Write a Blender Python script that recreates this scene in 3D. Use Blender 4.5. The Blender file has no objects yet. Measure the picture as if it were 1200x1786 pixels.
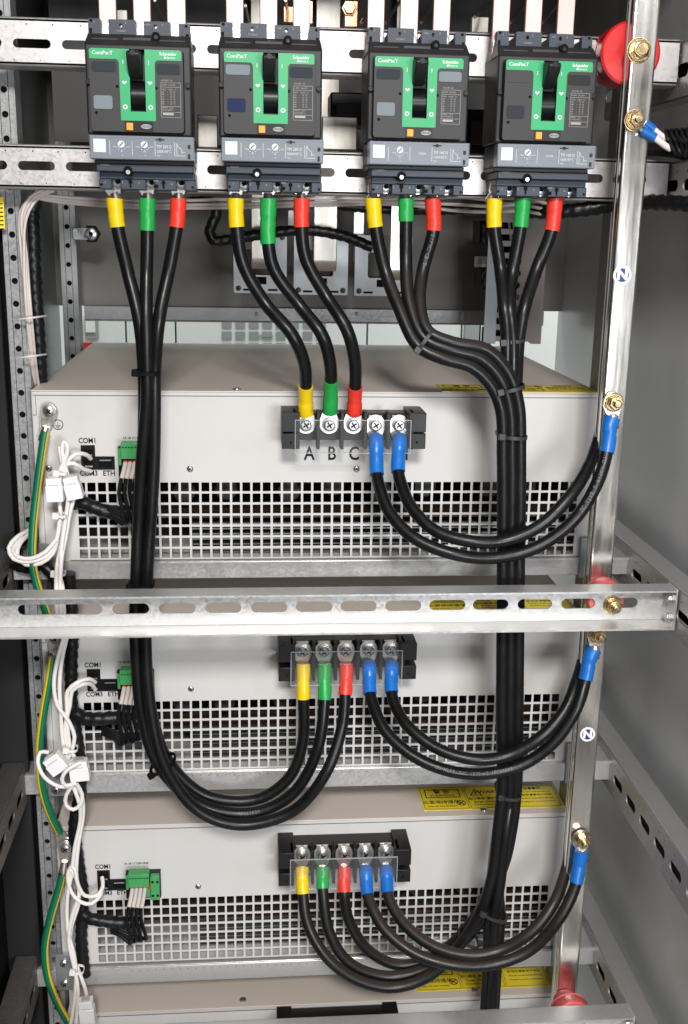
import bpy, bmesh, math, random
from mathutils import Vector, Matrix
random.seed(7)
scn = bpy.context.scene
COL = scn.collection
# ------------------------------------------------------------------ camera
F, TX, TY, TZ = 1900.0, .2571, -.0894, .0186
CAM = Vector((.2227, -1.1398, .1706))
_base = Matrix(((1,0,0),(0,0,-1),(0,1,0)))
_ca,_sa,_cb,_sb,_cc,_sc = math.cos(TX),math.sin(TX),math.cos(TY),math.sin(TY),math.cos(TZ),math.sin(TZ)
RM = Matrix(((_cc,-_sc,0),(_sc,_cc,0),(0,0,1))) @ Matrix(((1,0,0),(0,_ca,-_sa),(0,_sa,_ca))) @ Matrix(((_cb,0,_sb),(0,1,0),(-_sb,0,_cb))) @ _base
cd = bpy.data.cameras.new('camera'); cam = bpy.data.objects.new('camera', cd); COL.objects.link(cam)
cd.sensor_width = 36; cd.sensor_fit = 'AUTO'; cd.lens = 36*F/1786; cd.clip_start = .02; cd.clip_end = 60
M = Matrix.Identity(4)
for i in range(3):
    M[i][0] = RM[0][i]; M[i][1] = -RM[1][i]; M[i][2] = -RM[2][i]; M[i][3] = CAM[i]
cam.matrix_world = M
scn.camera = cam
# ------------------------------------------------------------------ world, lamps, exposure
w = bpy.data.worlds.new('World'); scn.world = w; w.use_nodes = True
nt = w.node_tree; bg = nt.nodes['Background']
tc = nt.nodes.new('ShaderNodeTexCoord'); sx = nt.nodes.new('ShaderNodeSeparateXYZ'); cr = nt.nodes.new('ShaderNodeValToRGB')
mr = nt.nodes.new('ShaderNodeMapRange'); mr.inputs[1].default_value = -1; mr.inputs[2].default_value = 1
nt.links.new(tc.outputs['Generated'], sx.inputs[0]); nt.links.new(sx.outputs[2], mr.inputs[0]); nt.links.new(mr.outputs[0], cr.inputs[0])
e = cr.color_ramp.elements
e[0].position = 0; e[0].color = (.10,.085,.075,1); e[1].position = 1; e[1].color = (.95,.97,1,1)
for p_, c_ in ((.40,(.30,.27,.25,1)),(.5,(.62,.60,.58,1)),(.62,(.85,.86,.88,1))):
    k = e.new(p_); k.color = c_
nt.links.new(cr.outputs[0], bg.inputs[0]); bg.inputs[1].default_value = .57
def area(name, loc, tgt, sx_, sy_, power, col=(1,1,1)):
    l = bpy.data.lights.new(name, 'AREA'); l.shape = 'RECTANGLE'; l.size = sx_; l.size_y = sy_; l.energy = power; l.color = col
    o = bpy.data.objects.new(name, l); COL.objects.link(o); o.location = loc
    o.rotation_euler = (Vector(tgt)-Vector(loc)).to_track_quat('-Z','Y').to_euler(); return o
area('ceiling_lamp', (.28,-2.5,1.30), (.6,0,-.35), .50, .32, 69, (1,.985,.96))
area('fill_lamp', (.85,-2.3,-.05), (.65,0,-.5), .6, .36, 26, (.92,.96,1))  # added fill light for the lower right, stands for no real source
area('hall_lamp', (.5,1.35,1.5), (.4,2.3,-.2), 1.8, .5, 24, (.95,1,.98))
scn.view_settings.view_transform = 'Standard'; scn.view_settings.look = 'None'
scn.view_settings.exposure = .0; scn.view_settings.gamma = 1
scn.cycles.max_bounces = 8; scn.cycles.transparent_max_bounces = 12
# ------------------------------------------------------------------ helpers
def P(u, v, Y):                                      # a photo pixel, at depth Y
    d = RM.transposed() @ Vector(((u-600)/F, (v-893)/F, 1)); return CAM + d*((Y-CAM.y)/d.y)
ORG = {}
def thing(name, label, cat, loc=(0,0,0), group=None, kind=None):
    o = bpy.data.objects.new(name, None); COL.objects.link(o); o.location = loc; o.empty_display_size = .02
    tag(o, label, cat, group, kind); ORG[o.name] = Vector(loc); return o
def tag(o, label=None, cat=None, group=None, kind=None):
    if label: o['label'] = label
    if cat: o['category'] = cat
    if group: o['group'] = group
    if kind: o['kind'] = kind
    return o
class MB:
    def __init__(s): s.v = []; s.f = []; s.m = []
    def add(s, vs, fs, mi=0):
        b = len(s.v); s.v += [Vector(p) for p in vs]; s.f += [[b+i for i in f] for f in fs]; s.m += [mi]*len(fs); return s
    def box(s, a, b, mi=0):
        x0,y0,z0 = [min(a[i],b[i]) for i in range(3)]; x1,y1,z1 = [max(a[i],b[i]) for i in range(3)]
        return s.add([(x0,y0,z0),(x1,y0,z0),(x1,y1,z0),(x0,y1,z0),(x0,y0,z1),(x1,y0,z1),(x1,y1,z1),(x0,y1,z1)],
            [(0,3,2,1),(4,5,6,7),(0,1,5,4),(1,2,6,5),(2,3,7,6),(3,0,4,7)], mi)
    def obox(s, c, ax, ay, az, mi=0):                # oriented box: centre + three half-axis vectors
        c,ax,ay,az = map(Vector,(c,ax,ay,az)); vs = [c+ax*i+ay*j+az*k for k in (-1,1) for (i,j) in ((-1,-1),(1,-1),(1,1),(-1,1))]
        return s.add(vs, [(0,3,2,1),(4,5,6,7),(0,1,5,4),(1,2,6,5),(2,3,7,6),(3,0,4,7)], mi)
    def ring(s, cs, n, rings, cap=True, mi=0, mf=None):
        b = len(s.v)
        for r in rings: s.v += r
        for i in range(len(rings)-1):
            for k in range(n):
                s.f.append([b+i*n+k, b+i*n+(k+1)%n, b+(i+1)*n+(k+1)%n, b+(i+1)*n+k]); s.m.append(mf(i,k) if mf else mi)
        if cap:
            s.f.append([b+k for k in reversed(range(n))]); s.m.append(mi)
            s.f.append([b+(len(rings)-1)*n+k for k in range(n)]); s.m.append(mi)
        return s
    def lathe(s, p, axis, prof, n=24, mi=0, rot=0):      # prof: (distance along axis, radius)
        p = Vector(p); a = Vector(axis).normalized(); t = a.orthogonal().normalized()
        if abs(a.z) < .5: t = a.cross(Vector((0,0,1))).normalized()
        q = a.cross(t)
        return s.ring(None, n, [[p+a*h+(t*math.cos(2*math.pi*k/n+rot)+q*math.sin(2*math.pi*k/n+rot))*max(r,1e-5) for k in range(n)] for h,r in prof], mi=mi)
    def cyl(s, p, q, r, n=16, mi=0, r2=None):
        p,q = Vector(p),Vector(q); return s.lathe(p, q-p, [(0,r),((q-p).length, r if r2 is None else r2)], n, mi)
    def tube(s, pts, r, n=12, mf=None, rf=None, flat=None):
        N = len(pts); T = [(pts[min(i+1,N-1)]-pts[max(i-1,0)]).normalized() for i in range(N)]
        u = T[0].cross(Vector((0,1,0))); u = u.normalized() if u.length > .1 else T[0].orthogonal().normalized()
        rings = []; L = 0
        for i in range(N):
            u = (u - T[i]*u.dot(T[i])).normalized(); q = T[i].cross(u)
            if i: L += (pts[i]-pts[i-1]).length
            rings.append([pts[i]+(u*math.cos(2*math.pi*k/n)+q*math.sin(2*math.pi*k/n))*(rf(L,k/n) if rf else r) for k in range(n)])
        return s.ring(None, n, rings, mf=mf)
    def mesh(s, me, mat, mi=0):
        return s.add([mat@v.co for v in me.vertices], [list(p.vertices) for p in me.polygons], mi)
    def build(s, name, mat, parent=None, bevel=0, smooth=35, solid=0, label=None, seg=2):
        off = ORG.get(parent.name, Vector()) if parent else Vector()
        me = bpy.data.meshes.new(name); me.from_pydata([tuple(v-off) for v in s.v], [], s.f)
        for m_ in (mat if isinstance(mat,(list,tuple)) else [mat]): me.materials.append(m_)
        me.polygons.foreach_set('material_index', s.m)
        if smooth:
            me.polygons.foreach_set('use_smooth', [True]*len(s.f)); me.set_sharp_from_angle(angle=math.radians(smooth))
        me.update()
        o = bpy.data.objects.new(name, me); COL.objects.link(o)
        if parent: o.parent = parent; ORG[o.name] = off
        if solid: k = o.modifiers.new('s','SOLIDIFY'); k.thickness = abs(solid); k.offset = -1 if solid > 0 else 1
        if bevel: k = o.modifiers.new('b','BEVEL'); k.width = bevel; k.segments = seg; k.limit_method = 'ANGLE'; k.angle_limit = math.radians(40)
        if label: o['label'] = label
        return o
def spline(pts, step=.006):
    pts = [Vector(p) for p in pts]; n = len(pts); out = []
    ex = [pts[0]*2-pts[1]] + pts + [pts[-1]*2-pts[-2]]
    for i in range(n-1):
        a,b,c,d = ex[i:i+4]; k = max(2, int((c-b).length/step)); t1 = (b-a).length**.5+1e-6; t2 = (c-b).length**.5+1e-6; t3 = (d-c).length**.5+1e-6
        m1 = (b-a)/t1-(c-a)/(t1+t2)+(c-b)/t2; m2 = (c-b)/t2-(d-b)/(t2+t3)+(d-c)/t3; m1 *= t2; m2 *= t2
        for j in range(k):
            t = j/k; out.append(b*(2*t**3-3*t*t+1)+m1*(t**3-2*t*t+t)+c*(3*t*t-2*t**3)+m2*(t**3-t*t))
    out.append(pts[-1]); return out
_cc_ = {}
def curve_mesh(splines, th=.001, bev=0):                 # filled 2D outlines with holes, extruded; returns a mesh in XY
    c = bpy.data.curves.new('c','CURVE'); c.dimensions = '2D'; c.fill_mode = 'BOTH'; c.extrude = th/2
    for sp in splines:
        s_ = c.splines.new('POLY'); s_.points.add(len(sp)-1); s_.use_cyclic_u = True
        for i,p in enumerate(sp): s_.points[i].co = (p[0],p[1],0,1)
    o = bpy.data.objects.new('c', c); COL.objects.link(o); dg = bpy.context.evaluated_depsgraph_get()
    me = bpy.data.meshes.new_from_object(o.evaluated_get(dg)); bpy.data.objects.remove(o); bpy.data.curves.remove(c); return me
def text_mesh(txt, size, align='CENTER', th=.0001, shear=0, bold=0):
    key = (txt,size,align,shear,bold)
    if key in _cc_: return _cc_[key]
    c = bpy.data.curves.new('t','FONT'); c.body = txt; c.size = size; c.align_x = align; c.align_y = 'CENTER'; c.extrude = th; c.shear = shear; c.offset = bold*size; c.resolution_u = 3
    o = bpy.data.objects.new('t', c); COL.objects.link(o); dg = bpy.context.evaluated_depsgraph_get()
    me = bpy.data.meshes.new_from_object(o.evaluated_get(dg)); bpy.data.objects.remove(o); bpy.data.curves.remove(c); _cc_[key] = me; return me
XZ = Matrix(((1,0,0,0),(0,0,-1,0),(0,1,0,0),(0,0,0,1)))     # XY sheet -> upright, facing -Y
def up(x, y, z, sx=1, sz=1): return Matrix.Translation((x,y,z)) @ XZ @ Matrix.Diagonal((sx,sz,1,1))
def rrect(x0, z0, x1, z1, r, n=5):
    if x1<x0: x0,x1=x1,x0
    if z1<z0: z0,z1=z1,z0
    r = min(r,(x1-x0)/2.001,(z1-z0)/2.001); out = []
    for cx,cz,a in ((x1-r,z1-r,0),(x0+r,z1-r,90),(x0+r,z0+r,180),(x1-r,z0+r,270)):
        for k in range(n+1): t = math.radians(a+90*k/n); out.append((cx+r*math.cos(t), cz+r*math.sin(t)))
    return out
def circ(x, z, r, n=16): return [(x+r*math.cos(2*math.pi*k/n), z+r*math.sin(2*math.pi*k/n)) for k in range(n)]
def plate(mb, splines, y, th, mi=0):                     # upright plate, front face at y, holes allowed
    return mb.mesh(curve_mesh(splines, th), up(0, y+th/2, 0), mi)
# ------------------------------------------------------------------ materials
def mat(name, col, rough=.5, metal=0, var=.0, vs=40, rv=0, bump=0, bs=200, stretch=(1,1,1), spec=.5, alpha=1, coat=0, dirt=None):
    m = bpy.data.materials.new(name); m.use_nodes = True; n = m.node_tree.nodes; l = m.node_tree.links; b = n['Principled BSDF']
    b.inputs['Base Color'].default_value = (*col,1); b.inputs['Roughness'].default_value = rough; b.inputs['Metallic'].default_value = metal
    b.inputs['Specular IOR Level'].default_value = spec; b.inputs['Coat Weight'].default_value = coat; b.inputs['Alpha'].default_value = alpha
    tc = n.new('ShaderNodeTexCoord'); mp = n.new('ShaderNodeMapping'); mp.inputs['Scale'].default_value = stretch; l.new(tc.outputs['Object'], mp.inputs[0])
    if var or rv:
        t = n.new('ShaderNodeTexNoise'); t.inputs['Scale'].default_value = vs; t.inputs['Detail'].default_value = 6; t.inputs['Roughness'].default_value = .65; l.new(mp.outputs[0], t.inputs[0])
        if var:
            r = n.new('ShaderNodeMapRange'); r.inputs[1].default_value=.3; r.inputs[2].default_value=.7; r.inputs[3].default_value = 1-var; r.inputs[4].default_value = 1+var; l.new(t.outputs[0], r.inputs[0])
            mx = n.new('ShaderNodeVectorMath'); mx.operation='SCALE'; mx.inputs[0].default_value = col; l.new(r.outputs[0], mx.inputs['Scale']); l.new(mx.outputs[0], b.inputs['Base Color'])
            if dirt:
                t2 = n.new('ShaderNodeTexNoise'); t2.inputs['Scale'].default_value = dirt[0]; t2.inputs['Detail'].default_value = 8; l.new(tc.outputs['Object'], t2.inputs[0])
                r2 = n.new('ShaderNodeMapRange'); r2.inputs[1].default_value=.52; r2.inputs[2].default_value=.75; r2.inputs[4].default_value = dirt[2]; l.new(t2.outputs[0], r2.inputs[0])
                m2 = n.new('ShaderNodeMix'); m2.data_type='RGBA'; l.new(r2.outputs[0], m2.inputs[0]); l.new(mx.outputs[0], m2.inputs[6]); m2.inputs[7].default_value=(*dirt[1],1); l.new(m2.outputs[2], b.inputs['Base Color'])
        if rv:
            r = n.new('ShaderNodeMapRange'); r.inputs[1].default_value=.3; r.inputs[2].default_value=.7; r.inputs[3].default_value = max(.03,rough-rv); r.inputs[4].default_value = rough+rv; l.new(t.outputs[0], r.inputs[0]); l.new(r.outputs[0], b.inputs['Roughness'])
    if bump:
        t = n.new('ShaderNodeTexNoise'); t.inputs['Scale'].default_value = bs; t.inputs['Detail'].default_value = 3; l.new(mp.outputs[0], t.inputs[0])
        bp = n.new('ShaderNodeBump'); bp.inputs['Strength'].default_value = bump; bp.inputs['Distance'].default_value = .001; l.new(t.outputs[0], bp.inputs['Height']); l.new(bp.outputs[0], b.inputs['Normal'])
    return m
def galv_mat(name, col, rough, spangle=.12, scale=90, metal=.9, bump=.12, stretch=(1,1,1)):
    m = mat(name, col, rough, metal); n = m.node_tree.nodes; l = m.node_tree.links; b = n['Principled BSDF']
    tc = n.new('ShaderNodeTexCoord'); mp = n.new('ShaderNodeMapping'); mp.inputs['Scale'].default_value = stretch; l.new(tc.outputs['Object'], mp.inputs[0])
    v = n.new('ShaderNodeTexVoronoi'); v.inputs['Scale'].default_value = scale; l.new(mp.outputs[0], v.inputs[0])
    t = n.new('ShaderNodeTexNoise'); t.inputs['Scale'].default_value = 14; t.inputs['Detail'].default_value = 8; t.inputs['Roughness'].default_value=.7; l.new(mp.outputs[0], t.inputs[0])
    sp = n.new('ShaderNodeSeparateXYZ'); l.new(v.outputs['Color'], sp.inputs[0])
    ad = n.new('ShaderNodeMath'); ad.operation='ADD'; l.new(sp.outputs[0], ad.inputs[0]); l.new(t.outputs[0], ad.inputs[1])
    r = n.new('ShaderNodeMapRange'); r.inputs[1].default_value=.3; r.inputs[2].default_value=1.7; r.inputs[3].default_value = 1-spangle; r.inputs[4].default_value = 1+spangle; l.new(ad.outputs[0], r.inputs[0])
    mx = n.new('ShaderNodeVectorMath'); mx.operation='SCALE'; mx.inputs[0].default_value = col; l.new(r.outputs[0], mx.inputs['Scale']); l.new(mx.outputs[0], b.inputs['Base Color'])
    r2 = n.new('ShaderNodeMapRange'); r2.inputs[1].default_value=.3; r2.inputs[2].default_value=1.7; r2.inputs[3].default_value = rough-.1; r2.inputs[4].default_value = rough+.12; l.new(ad.outputs[0], r2.inputs[0]); l.new(r2.outputs[0], b.inputs['Roughness'])
    bp = n.new('ShaderNodeBump'); bp.inputs['Strength'].default_value = bump; bp.inputs['Distance'].default_value = .0006; l.new(ad.outputs[0], bp.inputs['Height']); l.new(bp.outputs[0], b.inputs['Normal'])
    return m
GALV = galv_mat('galvanised_steel', (.50,.475,.47), .40, .05, 420, metal=.65, bump=.04)
POSTM = galv_mat('post_steel', (.30,.30,.30), .5, .22, 420, metal=.4, bump=.1)
GALVD = galv_mat('dull_galvanised_steel', (.34,.34,.34), .48, .12, 420, metal=.5, bump=.06)
SHELF = galv_mat('shelf_steel', (.63,.62,.61), .36, .05, 420, metal=.65, bump=.04)
WALLR = mat('brushed_wall', (.82,.83,.84), .34, .28, var=.05, vs=5, rv=.06)
n_ = WALLR.node_tree.nodes; l_ = WALLR.node_tree.links; tcw = n_.new('ShaderNodeTexCoord'); nzw = n_.new('ShaderNodeTexNoise'); nzw.inputs['Scale'].default_value = 7; nzw.inputs['Detail'].default_value = 1.5; l_.new(tcw.outputs['Object'], nzw.inputs[0])
bpw = n_.new('ShaderNodeBump'); bpw.inputs['Strength'].default_value = .9; bpw.inputs['Distance'].default_value = .006; l_.new(nzw.outputs[0], bpw.inputs['Height']); l_.new(bpw.outputs[0], n_['Principled BSDF'].inputs['Normal'])   # slightly oil-canned sheet
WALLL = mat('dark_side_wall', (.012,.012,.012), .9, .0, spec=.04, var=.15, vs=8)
WALLG = galv_mat('grey_green_wall', (.34,.38,.37), .42, .03, 420, metal=.7, bump=.02)
BACK = mat('back_sheet', (.17,.16,.145), .55, .2, var=.08, vs=9)
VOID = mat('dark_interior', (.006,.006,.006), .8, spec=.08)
PAINT = mat('powder_coat', (.58,.56,.54), .55, 0, var=.03, vs=9, rv=.06, bump=.10, bs=900, dirt=(14,(.50,.465,.435),.35))
TOPP = mat('powder_coat_top_lit', (.68,.60,.53), .5, 0, var=.02, vs=6, bump=.08, bs=900, dirt=(3,(.60,.52,.46),.3))  # same paint as the fronts; warm reflected light is put into this colour
CABLE = mat('black_cable', (.006,.006,.0065), .34, 0, spec=.32, var=.2, vs=60, rv=.1, bump=.25, bs=120, stretch=(1,1,.25))
CABLED = mat('dusty_black_cable', (.006,.006,.0065), .38, 0, spec=.32, rv=.1, vs=60, bump=.2, bs=120)
n_ = CABLED.node_tree.nodes; l_ = CABLED.node_tree.links; gm = n_.new('ShaderNodeNewGeometry'); sp_ = n_.new('ShaderNodeSeparateXYZ'); l_.new(gm.outputs['Normal'], sp_.inputs[0])
mr_ = n_.new('ShaderNodeMapRange'); mr_.inputs[1].default_value = .2; mr_.inputs[2].default_value = 1; mr_.inputs[4].default_value = .42; l_.new(sp_.outputs[2], mr_.inputs[0])     # dust settled on upward faces
mx_ = n_.new('ShaderNodeMix'); mx_.data_type = 'RGBA'; l_.new(mr_.outputs[0], mx_.inputs[0]); mx_.inputs[6].default_value = (.006,.006,.0065,1); mx_.inputs[7].default_value = (.085,.062,.050,1); l_.new(mx_.outputs[2], n_['Principled BSDF'].inputs['Base Color'])
YEL = mat('yellow_sleeve', (.80,.54,.003), .36, 0, var=.04, vs=60, bump=.35, bs=110)
GRN = mat('green_sleeve', (.012,.33,.06), .36, 0, var=.06, vs=60, bump=.35, bs=110)
RED = mat('red_sleeve', (.78,.04,.022), .38, 0, var=.05, vs=60, bump=.35, bs=110)
BLU = mat('blue_sleeve', (.008,.14,.50), .33, 0, var=.08, vs=60, bump=.25, bs=70)
TIN = mat('tinned_copper', (.70,.65,.59), .33, .9, var=.08, vs=120, rv=.08, bump=.08, bs=150)
STRAND = mat('copper_strands', (.72,.30,.17), .35, 1, var=.3, vs=300, bump=.6, bs=400)
STEEL = mat('zinc_screw', (.52,.52,.52), .30, .9, rv=.1, vs=200)
BRASS = mat('yellow_zinc_bolt', (.66,.50,.28), .26, 1, var=.15, vs=120, rv=.1)
BUS = mat('tinned_busbar', (.76,.735,.69), .19, 1, var=.10, vs=90, rv=.08, bump=.10, bs=90, stretch=(1,1,.06))
BUSV = mat('pinkish_busbar', (.56,.37,.345), .48, .65, var=.08, vs=50, rv=.08, bump=.15, bs=160, stretch=(1,1,.05))
BUSR = mat('rear_busbar', (.55,.52,.47), .34, .8, var=.2, vs=40, rv=.1, bump=.1, bs=160, stretch=(1,1,.1))
COPPER = mat('copper', (.75,.36,.22), .35, 1, var=.2, vs=50)
REDI = mat('red_insulator', (.62,.012,.014), .3, 0, var=.06, vs=30, dirt=(25,(.68,.16,.15),.35))
PINKI = mat('dusty_red_insulator', (.62,.10,.095), .42, 0, var=.08, vs=30, dirt=(18,(.72,.32,.30),.9))
BBODY = mat('breaker_body', (.022,.021,.023), .46, 0, spec=.35, bump=.06, bs=1500)
BSHR = mat('breaker_shroud', (.034,.044,.062), .45, 0, spec=.35, bump=.06, bs=1500)
BPAN = mat('breaker_panel', (.030,.028,.029), .5, 0, spec=.35, bump=.05, bs=1500)
BGREEN = mat('breaker_green', (.006,.34,.11), .4)
BTRIP = mat('trip_unit', (.19,.21,.24), .35, 0, coat=.2, var=.03, vs=30)
BBLK = mat('gloss_black', (.005,.005,.006), .35, spec=.3)
MBLK = mat('matt_black', (.004,.004,.004), .7, spec=.12)
BTOG = mat('toggle_plastic', (.013,.013,.014), .45, spec=.35, bump=.05, bs=1200)
ORANGE = mat('orange_button', (.9,.32,.02), .4)
WINM = mat('grey_window', (.20,.23,.25), .12, coat=.5)
WIND = mat('dark_window', (.030,.035,.042), .1, coat=.5)
WINB = mat('blue_window', (.012,.022,.07), .12, coat=.5)
WHT = mat('white_print', (.80,.80,.80), .5)
GPRT = mat('grey_print', (.36,.34,.32), .5)
CPRT = mat('cable_print_ink', (.12,.12,.13), .5)
BPRT = mat('black_print', (.008,.008,.008), .5, spec=.2)
TBLK = mat('terminal_block_black', (.010,.0095,.0095), .42, spec=.35, var=.2, vs=30, rv=.08)
WIREW = mat('white_wire', (.78,.73,.70), .38, var=.03, vs=30)
WIREO = mat('old_white_wire', (.60,.53,.49), .4, var=.05, vs=30)
WPLAS = mat('white_coupler', (.82,.80,.79), .35)
LOOM = mat('spiral_loom', (.006,.006,.0065), .38, spec=.35)
GCON = mat('green_connector', (.05,.30,.09), .4)
GEAR = mat('earth_green', (.0,.13,.055), .38); YEAR = mat('earth_yellow', (.72,.48,.01), .38)
LABY = mat('yellow_label', (.90,.70,.04), .27, var=.02, vs=20)
NBLUE = mat('navy_print', (.012,.03,.22), .35)
CTP = mat('transformer_housing', (.74,.78,.82), .45, var=.03, vs=12)
BRKT = mat('grey_bracket', (.27,.29,.30), .45, .5, var=.06, vs=60)
PERF = mat('perforated_steel', (.24,.21,.205), .45, .5, var=.06, vs=20)
FIN = mat('heat_sink_fin', (.30,.30,.30), .45, .8)
FARW = mat('far_white', (.78,.82,.79), .5); FARG = mat('far_grey', (.30,.33,.32), .5); FLOOR = mat('floor', (.35,.34,.32), .4, var=.1, vs=3)
def clear_mat():
    m = bpy.data.materials.new('clear_cover'); m.use_nodes = True; n = m.node_tree.nodes; l = m.node_tree.links
    g = n.new('ShaderNodeBsdfGlossy'); g.inputs['Roughness'].default_value = .06
    t = n.new('ShaderNodeBsdfTransparent'); t.inputs[0].default_value = (.965,.97,.975,1); mx = n.new('ShaderNodeMixShader')
    d = n.new('ShaderNodeBsdfDiffuse'); d.inputs[0].default_value = (.8,.8,.82,1); m3 = n.new('ShaderNodeMixShader'); m3.inputs[0].default_value = .02
    fr = n.new('ShaderNodeFresnel'); fr.inputs[0].default_value = 1.42
    l.new(fr.outputs[0], mx.inputs[0]); l.new(t.outputs[0], m3.inputs[1]); l.new(d.outputs[0], m3.inputs[2]); l.new(m3.outputs[0], mx.inputs[1]); l.new(g.outputs[0], mx.inputs[2]); l.new(mx.outputs[0], n['Material Output'].inputs[0]); return m
CLEAR = clear_mat()
# ================================================================== cabinet enclosure
ZT = .52; ZB = -.95; BY = .47
tag(MB().box((.69,-.62,ZB),(.70,.5,ZT)).build('side_wall', WALLR), 'bare brushed metal side wall filling the right edge of the cabinet', 'wall')
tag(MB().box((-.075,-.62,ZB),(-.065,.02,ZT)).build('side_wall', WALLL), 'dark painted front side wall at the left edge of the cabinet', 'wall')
tag(MB().box((-.060,.024,ZB),(-.052,.5,ZT)).build('side_wall', WALLG), 'grey green rear side wall seen between the two left perforated posts', 'wall')
tag(MB().box((-.064,BY+.012,.052),(.69,BY+.02,ZT)).build('back_sheet', BACK), 'dark grey back sheet behind the current transformers', 'panel')
tag(MB().box((-.064,-.14,ZT),(.70,.5,ZT+.01)).build('cabinet_roof', VOID), 'dark roof plate closing the cabinet above the busbars', 'roof')
# rear cross angle under the back sheet
a, b = P(145,538,BY), P(145,556,BY)
rr = MB(); rr.box((-.012,BY,b.z-.001),(.66,BY+.004,a.z+.004)); rr.box((-.012,BY,b.z-.001),(.66,BY+.011,b.z-.003))
t = thing('rear_rail', 'thin grey rear rail along the lower edge of the back sheet', 'rail', (.3,BY,a.z))
rr.build('rail', GALVD, t, .0008)
for u in (448,472,596,622,802): p = P(u,547,BY); MB().lathe(p,(0,-1,0),[(0,.0028),(.001,.0026),(.0015,.0015)],14).build('rivet', GALVD, t)
# the bright hall seen through the gap
tag(MB().add([(-4,-2.5,-1.9),(6,-2.5,-1.9),(6,5,-1.9),(-4,5,-1.9)],[(0,1,2,3)]).build('floor', FLOOR), kind='structure')
FY = 2.2
bu = (40,219,306,641,806,1100)
far_lab = ['white cabinet with a small grey control panel, seen through the gap at far left','narrow white cabinet between the control panel cabinet and the vented one','white cabinet with a grid of square vents, seen through the rear gap','plain white cabinet right of the vented one, seen through the rear gap','white cabinet with slanted slots at the right end of the rear gap']
for i in range(5):
    x0 = P(bu[i]+1.5,570,FY).x; x1 = P(bu[i+1]-1.5,570,FY).x; t = thing('white_cabinet', far_lab[i], 'cabinet', ((x0+x1)/2,FY,-1.9), 'white cabinets across the hall')
    MB().box((x0,FY,-1.9),(x1,FY+.5,.9)).build('door', FARW, t, .003)
    if i == 2:
        g = MB(); wx = P(404,570,FY).x-P(387,570,FY).x; wz = P(400,557,FY).z-P(400,571,FY).z
        for k in range(8):
            for j in range(-2,4): a = P(387+k*23.5,558+j*20,FY); g.box((a.x,FY-.004,a.z-wz),(a.x+wx,FY-.001,a.z))
        g.build('vent_grid', FARG, t)
        g = MB(); a = P(450,584,FY); g.box((a.x,FY-.0055,a.z-.006),(a.x+.045,FY-.0042,a.z)); g.build('name_plate', FLOOR, t)
    if i == 0:
        a = P(148,552,FY-.01); b = P(172,590,FY-.01); MB().box((a.x,FY-.02,a.z),(b.x,FY-.002,b.z)).build('control_panel', FARG, t)
        a = P(148,552,FY-.03); b = P(166,580,FY-.03); MB().box((a.x,FY-.026,a.z),(b.x,FY-.021,b.z)).build('screen', FARW, t)
        a = P(140,598,FY-.03); b = P(165,612,FY-.03); MB().box((a.x,FY-.026,a.z),(b.x,FY-.021,b.z)).build('red_strip', REDI, t)
    if i == 4:
        a = P(806,560,FY); MB().box((x0+.002,FY-.03,-1.9),(x0+.045,FY-.001,.9)).build('edge_profile', FARG, t)
        g = MB()
        for k in range(6): a = P(824+k*6,590,FY-.004); g.obox(a, (.0028,0,0),(0,.002,0),(0,0,(.03,.05,.04,.035,.03,.02)[k]))
        g.build('vent_slots', MBLK, t)
# ------------------------------------------------------------------ rack posts
def post(x0, x1, y, z0, z1, label, m, hs, pitch=.025, hr=.0034, hz=0, depth=.03, side=1):
    t = thing('rack_post', label, 'post', ((x0+x1)/2,y,z0))
    holes = []; z = z0+.01+hz; cx = (x0+x1)/2
    while z < z1-.006: holes.append(circ(cx,z,hr,12)); z += pitch
    mb = MB(); n_ = 24; z = z0
    def cell(za,zb,zc):
        an = sorted([2*math.pi*k/n_ for k in range(n_)]+[math.atan2(zz-zc,xx-cx)%(2*math.pi) for xx in (x0,x1) for zz in (za,zb)]); vs = []
        for a in an:
            ca,sa = math.cos(a),math.sin(a); t_ = min([((x1 if ca>0 else x0)-cx)/ca if abs(ca)>1e-6 else 9, ((zb if sa>0 else za)-zc)/sa if abs(sa)>1e-6 else 9])
            vs += [(cx+hr*ca,y,zc+hr*sa),(cx+t_*ca,y,zc+t_*sa),(cx+hr*ca,y+.002,zc+hr*sa)]
        m_ = len(an); fs = [(3*k,3*((k+1)%m_),3*((k+1)%m_)+1,3*k+1) for k in range(m_)]+[(3*k,3*k+2,3*((k+1)%m_)+2,3*((k+1)%m_)) for k in range(m_)]; mb.add(vs,fs)
    while z < z1: cell(z,z+pitch,z+pitch/2); z += pitch
    xs = x1 if side > 0 else x0
    mb.box((xs-.001,y+.0022,z0),(xs+.001,y+depth,z1)); xs = x0 if side > 0 else x1; mb.box((xs-.001,y+.0022,z0),(xs+.001,y+depth,z1))
    mb.build('post_profile', m, t, smooth=0)
    g = MB(); g.box((cx-.0045,y-.0003,z0),(cx-.0040,y+.001,z1)); g.box((cx+.0040,y-.0003,z0),(cx+.0045,y+.001,z1)); g.build('fold_line', MBLK, t)
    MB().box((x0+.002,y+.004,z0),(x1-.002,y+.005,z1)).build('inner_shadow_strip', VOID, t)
    return t
post(-.0225,-.0045,.012,ZB,ZT,'front left perforated post beside the white wires', POSTM, 1, .0228, .0032)
post(-.032,-.012,.41,ZB,ZT,'rear left perforated post beside the back sheet', GALVD, 1, .025, .0034)
post(.602,.618,.012,ZB,ZT,'front right perforated post half hidden behind the neutral bar', POSTM, 1, .0228, .0025, side=-1)
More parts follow.
